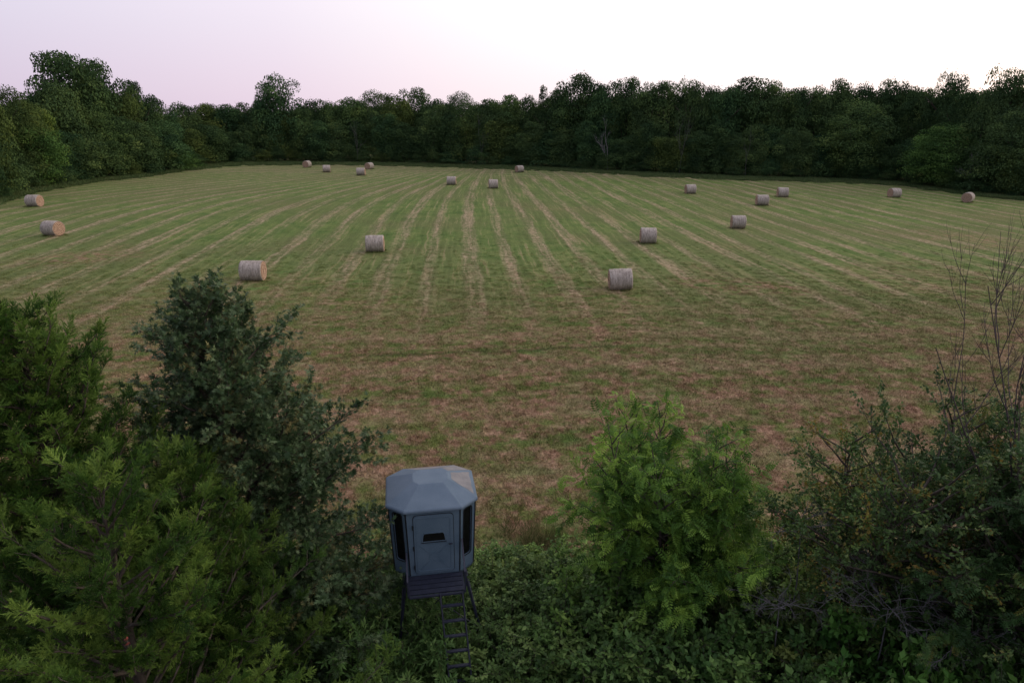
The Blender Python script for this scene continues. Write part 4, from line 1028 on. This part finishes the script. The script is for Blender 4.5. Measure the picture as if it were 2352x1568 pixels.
# ---------------------------------------------------------------- shrubs of the hedgerow
def shrub_mesh(seed, h, w, leaf, size, dens, mat, droop=.15):
    rng = np.random.default_rng(seed); B = Tubes(4); LP, LD, LT_ = [], [], []
    for k in range(int(26 * w)):
        a = rng.uniform(0, 6.28); q = math.sqrt(rng.random()) * w * .42
        p, _ = poly(rng, (math.cos(a) * q, math.sin(a) * q, 0), (math.cos(a) * .32, math.sin(a) * .32, 1), h * rng.uniform(.6, 1.05), 6, .11, .0); B.add(p, np.linspace(.012, .003, 7))
        tt = rng.uniform(.2, .8)
        for j in range(int(11 * h)):
            u = rng.uniform(.3, 1); s, d = along(p, min(u, .99)); b, _ = poly(rng, s, rng.normal(size=3) + np.array([0, 0, .5]), rng.uniform(.18, .42), 3, .12, 0); B.add(b, np.linspace(.005, .002, 4))
            for m_ in range(int(dens * 1.7)):
                pp, dv = along(b, rng.uniform(.1, .99)); LP.append(pp); LD.append(dv / np.linalg.norm(dv) * .6 + rng.normal(size=3) * .6 + np.array([0, 0, -droop])); LT_.append(np.clip(tt + rng.normal() * .15, 0, 1))
    LP, LD, LT_ = np.array(LP), np.array(LD), np.array(LT_); n = len(LP)
    V, Fa, tt = scatter(leaf[0], leaf[1], LP, LD, rng, size * rng.uniform(.6, 1.3, n), LT_, np.array([[0, 0, 1.]]) + rng.normal(size=(n, 3)) * .32)
    return B.mesh('stems', M['bark']), npmesh('foliage', V, Fa, mat, tt)
SH = [shrub_mesh(61, 2.2, 1.6, LEAF, .105, 9, M['shrub']), shrub_mesh(62, 1.8, 1.5, LEAF, .13, 7, M['shrub']), shrub_mesh(63, 2.4, 1.5, NARROW, .14, 10, M['shrub']), shrub_mesh(64, 1.5, 1.6, LEAF, .085, 11, M['shrub'])]
SHN = ['leafy green shrub', 'broad-leaved green shrub', 'narrow-leaved green shrub', 'small-leaved dense shrub']
def shrub(px, y, topz, kind, wide, hue, label, group=None):
    x = xat(px, y, topz * .6); t = thing('shrub', label or SHN[kind], 'shrub', (x, y, float(ter(x, y)) - .03), rt.uniform(0, 6.28), group)
    st_, fo = SH[kind]; base = (2.2, 1.8, 2.4, 1.5)[kind]; s = topz / base
    for nm, me in (('stems', st_), ('foliage', fo)):
        o = obj(nm, me, t); o.scale = (wide, wide, s)
        if nm == 'foliage': o.color = (*hue, 1)
sh = [
 (1130, 14.6, 1.5, 3, 1.0, (1.25, 1.2, 1.2), 'pale green leafy shrub beside the right rear leg of the blind'),
 (1215, 13.9, 1.7, 0, 1.0, (1.1, 1.1, 1.1), 'leafy green shrub between the blind and the feathery tree'),
 (1120, 12.6, 1.4, 1, 1.0, (1.0, 1.05, 1.0), 'leafy green shrub at the foot of the ladder, on its right'),
 (1240, 12.4, 1.8, 3, 1.1, (1.05, 1.1, 1.1), 'small-leaved shrub at the bottom, right of the ladder'),
 (1330, 13.3, 1.9, 0, 1.1, (.85, .95, .9), 'green shrub below the left branches of the feathery tree'),
 (1390, 11.8, 2.2, 0, 1.2, (1.0, 1.1, 1.0), 'leafy shrub at the bottom below the feathery tree'),
 (1510, 11.5, 2.4, 1, 1.1, (.8, .95, .9), 'broad-leaved shrub at the bottom below the trunk of the feathery tree'),
 (1640, 12.0, 2.5, 0, 1.2, (.95, 1.1, .9), 'leafy shrub at the bottom, right of the feathery tree trunk'),
 (1740, 12.9, 2.4, 3, 1.2, (.95, .82, .75), 'dull olive shrub between the feathery tree and the olive tree'),
 (1770, 11.0, 2.3, 1, 1.2, (.75, .95, .85), 'dark broad-leaved shrub at the bottom, right of centre'),
 (1880, 11.8, 2.6, 0, 1.1, (.85, .78, .65), 'dark olive leafy shrub under the olive green tree'),
 (1960, 10.6, 2.6, 3, 1.2, (.85, .95, .9), 'small-leaved dark shrub at the bottom under the grey dead branches'),
 (2090, 10.4, 2.9, 1, 1.2, (.6, .95, .6), 'deep green broad-leaved shrub under the dead branches'),
 (2210, 10.0, 3.0, 1, 1.2, (.6, .9, .6), 'deep green shrub at the bottom near the right corner'),
 (2330, 9.8, 3.3, 0, 1.2, (.65, .85, .65), 'dark shrub filling the bottom right corner'),
 (2290, 11.2, 3.6, 1, 1.2, (.65, .9, .65), 'tall dark shrub beneath the locust trees at the right edge'),
 (2060, 12.0, 2.8, 3, 1.2, (.9, .72, .6), 'dull brownish shrub behind the grey dead branches'),
 (820, 11.3, 2.4, 2, 1.1, (.9, 1.0, .95), 'narrow-leaved shrub at the bottom, left of the ladder under the oak'),
 (700, 10.4, 2.8, 2, 1.1, (.95, 1.1, .95), 'narrow-leaved shrub at the bottom between cedar and oak'),
 (925, 12.1, 2.55, 2, 1.0, (.8, .95, .9), 'narrow-leaved shrub beneath the platform of the blind'),
 (985, 11.3, 1.1, 2, 1.0, (.8, .95, .9), 'low narrow-leaved shrub in front of the ladder foot'),
 (600, 12.4, 2.2, 0, 1.2, (.6, .7, .65), 'dark shrub under the skirt of the pin oak'),
 (1010, 14.6, 1.3, 3, 1.1, (.9, 1.0, .95), 'low leafy shrub beneath the blind between its legs'),
 (900, 14.6, 1.5, 0, 1.2, (.75, .85, .8), 'shrub between the pin oak and the blind tower'),
 (1290, 15.3, 1.2, 0, .9, (1.15, 1.25, 1.0), 'bright leafy shrub at the stubble edge, left of the feathery tree'),
 (1165, 15.6, .95, 0, .8, (1.2, 1.3, 1.15), 'small bright shrub at the stubble edge, just right of the blind'),
 (1300, 12.0, 1.3, 2, 1.0, (1.05, 1.05, .85), 'narrow-leaved yellowish shrub at the bottom, between ladder and feathery tree'),
 (1190, 11.9, 1.5, 0, 1.1, (.9, 1.0, .9), 'rounded leafy shrub at the bottom edge, right of the ladder'),
 (1440, 13.2, 2.7, 0, 1.2, (.95, 1.1, .75), 'tall leafy shrub beneath the feathery tree, left of its trunk'),
 (1690, 13.9, 2.6, 0, 1.1, (1.05, 1.2, .85), 'light green shrub at the stubble edge, right of the feathery tree'),
 (1810, 14.8, 1.6, 2, 1.1, (1.1, 1.05, .7), 'yellow-green narrow-leaved shrub at the stubble edge, below the olive tree'),
]
for s in sh: shrub(*s)
# low ground cover of the hedgerow and tall grass fringe
rng = np.random.default_rng(71)
def cover_patch(seed, n, size, h, leaf, lsz, mat):
    r = np.random.default_rng(seed); c = r.uniform(-size, size, (9, 2)); k = r.integers(0, 9, n)
    p = np.column_stack([c[k] + r.normal(size=(n, 2)) * size * .28, r.random(n) ** .8 * h * (.5 + .5 * r.random(9)[k])])
    V, Fa, t = scatter(leaf[0], leaf[1], p, r.normal(size=(n, 3)) + np.array([0, 0, .2]), r, lsz * r.uniform(.6, 1.3, n), r.random(n), np.array([[0, 0, 1.]]) + r.normal(size=(n, 3)) * .45)
    return npmesh('cover_patch', V, Fa, mat, t)
P = []
for yv in np.arange(6.0, 16.6, .6):
    for x in np.arange(-13, 13, .6):
        q = (x + rng.uniform(-.3, .3), yv + rng.uniform(-.3, .3))
        if q[1] < hedge_edge(q[0]) - .6: P.append(q)
P = np.array(P); P = np.column_stack([P, ter(P[:, 0], P[:, 1])])
LUMP = np.array([.55 + 1.1 * max(0, noise.noise(Vector((p[0] * .55, p[1] * .55, 3))) + .35) for p in P])
instanced('undergrowth', [cover_patch(1, 700, .55, .75, LEAF, .085, M['shrub']), cover_patch(2, 520, .55, .85, LEAF, .12, M['shrub']), cover_patch(3, 700, .55, .8, NARROW, .15, M['shrub']), cover_patch(4, 800, .5, .6, LEAF, .065, M['shrub'])],
          (P, rng.uniform(0, 6.28, len(P)), LUMP * rng.uniform(.8, 1.2, len(P)), rng.integers(0, 4, len(P))), 'low leafy undergrowth covering the ground of the hedgerow', 'undergrowth', colour=(.70, .66, .56))
P = []
for _ in range(520):
    x = rng.uniform(-14, 14); P.append((x, hedge_edge(x) + rng.normal() * .8 - .5))
for _ in range(90):
    P.append((rng.uniform(-1.6, 3.6), rng.uniform(12.6, 16.8)))
P = np.array(P); P = np.column_stack([P, ter(P[:, 0], P[:, 1])])
instanced('tall_grass', [blade_patch(80 + s, 110, .42, .5, M['tallgrass'], .45, .008) for s in range(3)],
          (P, rng.uniform(0, 6.28, len(P)), rng.uniform(.35, 1.25, len(P)), rng.integers(0, 3, len(P))), 'tall yellow-green grass fringe between hedgerow and stubble', 'grass')
# grey dead branches lying in the shrubs at the lower right
def dead_brush(px, y, z, seed, label, span, n=9):
    rng = np.random.default_rng(seed); x = xat(px, y, z); t = tag(obj('dead_branch', None, None, (x, y, z)), label, 'branch'); B = Tubes(5)
    def grow(p, d, ln, r, lev):
        q, _ = poly(rng, p, d, ln, 7, .16, -.02); B.add(q, np.linspace(r, r * .35, 8))
        if lev:
            for k in range(int(rng.integers(3, 6))):
                s, dd = along(q, rng.uniform(.2, .95)); dd = dd / np.linalg.norm(dd); grow(s, dd + rng.normal(size=3) * .6, ln * rng.uniform(.35, .6), r * .55, lev - 1)
    for k in range(n):
        a = rng.uniform(0, 6.28); grow((rng.normal() * .15, rng.normal() * .15, 0), (math.cos(a), math.sin(a) * .6, rng.uniform(.0, .6)), span * rng.uniform(.6, 1), .009, 3)
    # the stem that carries it
    q, _ = poly(rng, (0, 0, 0), (.1, .1, -1), z, 6, .03, 0); B.add(q, np.linspace(.012, .025, 7))
    obj('branches', B.mesh('branches', M['brush_wood']), t)
dead_brush(2040, 10.7, 3.3, 91, 'tangle of bare grey dead branches above the dark shrubs, lower right', 1.3)
dead_brush(2190, 10.0, 3.2, 92, 'bare grey dead limb drooping over the deep green shrubs near the right corner', 1.2, 6)
dead_brush(1790, 11.3, 2.9, 94, 'tangle of fine brown-grey dead twigs among the shrubs right of the feathery tree', .9, 9)
dead_brush(1840, 12.2, 4.1, 93, 'thin bare dead twigs poking up left of the olive green tree', 1.0, 4)
# sprig of red leaves in the cedar
rng = np.random.default_rng(95)
rp = Vector((xat(316, 6.9, 5.35), 6.9, zat(6.9, 1475)))
t = tag(obj('red_leaf_sprig', None, None, rp), 'small sprig of red leaves among the cedar sprays, lower left', 'leaf sprig')
n = 9; pp = rng.normal(size=(n, 3)) * [.015, .02, .05]
V, Fa, tt = scatter(LEAF[0], LEAF[1], pp, rng.normal(size=(n, 3)) + [0, -.4, .3], rng, .05 * rng.uniform(.7, 1.2, n), rng.random(n))
obj('leaves', npmesh('leaves', V, Fa, M['red_leaf'], tt), t)
B = Tubes(4); B.add(np.array([[0, 0, -.5], [0, .03, -.2], [0, 0, .06]]), np.array([.006, .005, .002])); obj('stem', B.mesh('stem', M['bark']), t)

tot = sum(len(o.data.polygons) for o in S.objects if o.type == 'MESH'); print('faces incl. shared', tot, 'unique', sum(len(m_.polygons) for m_ in bpy.data.meshes), 'objects', len(S.objects))
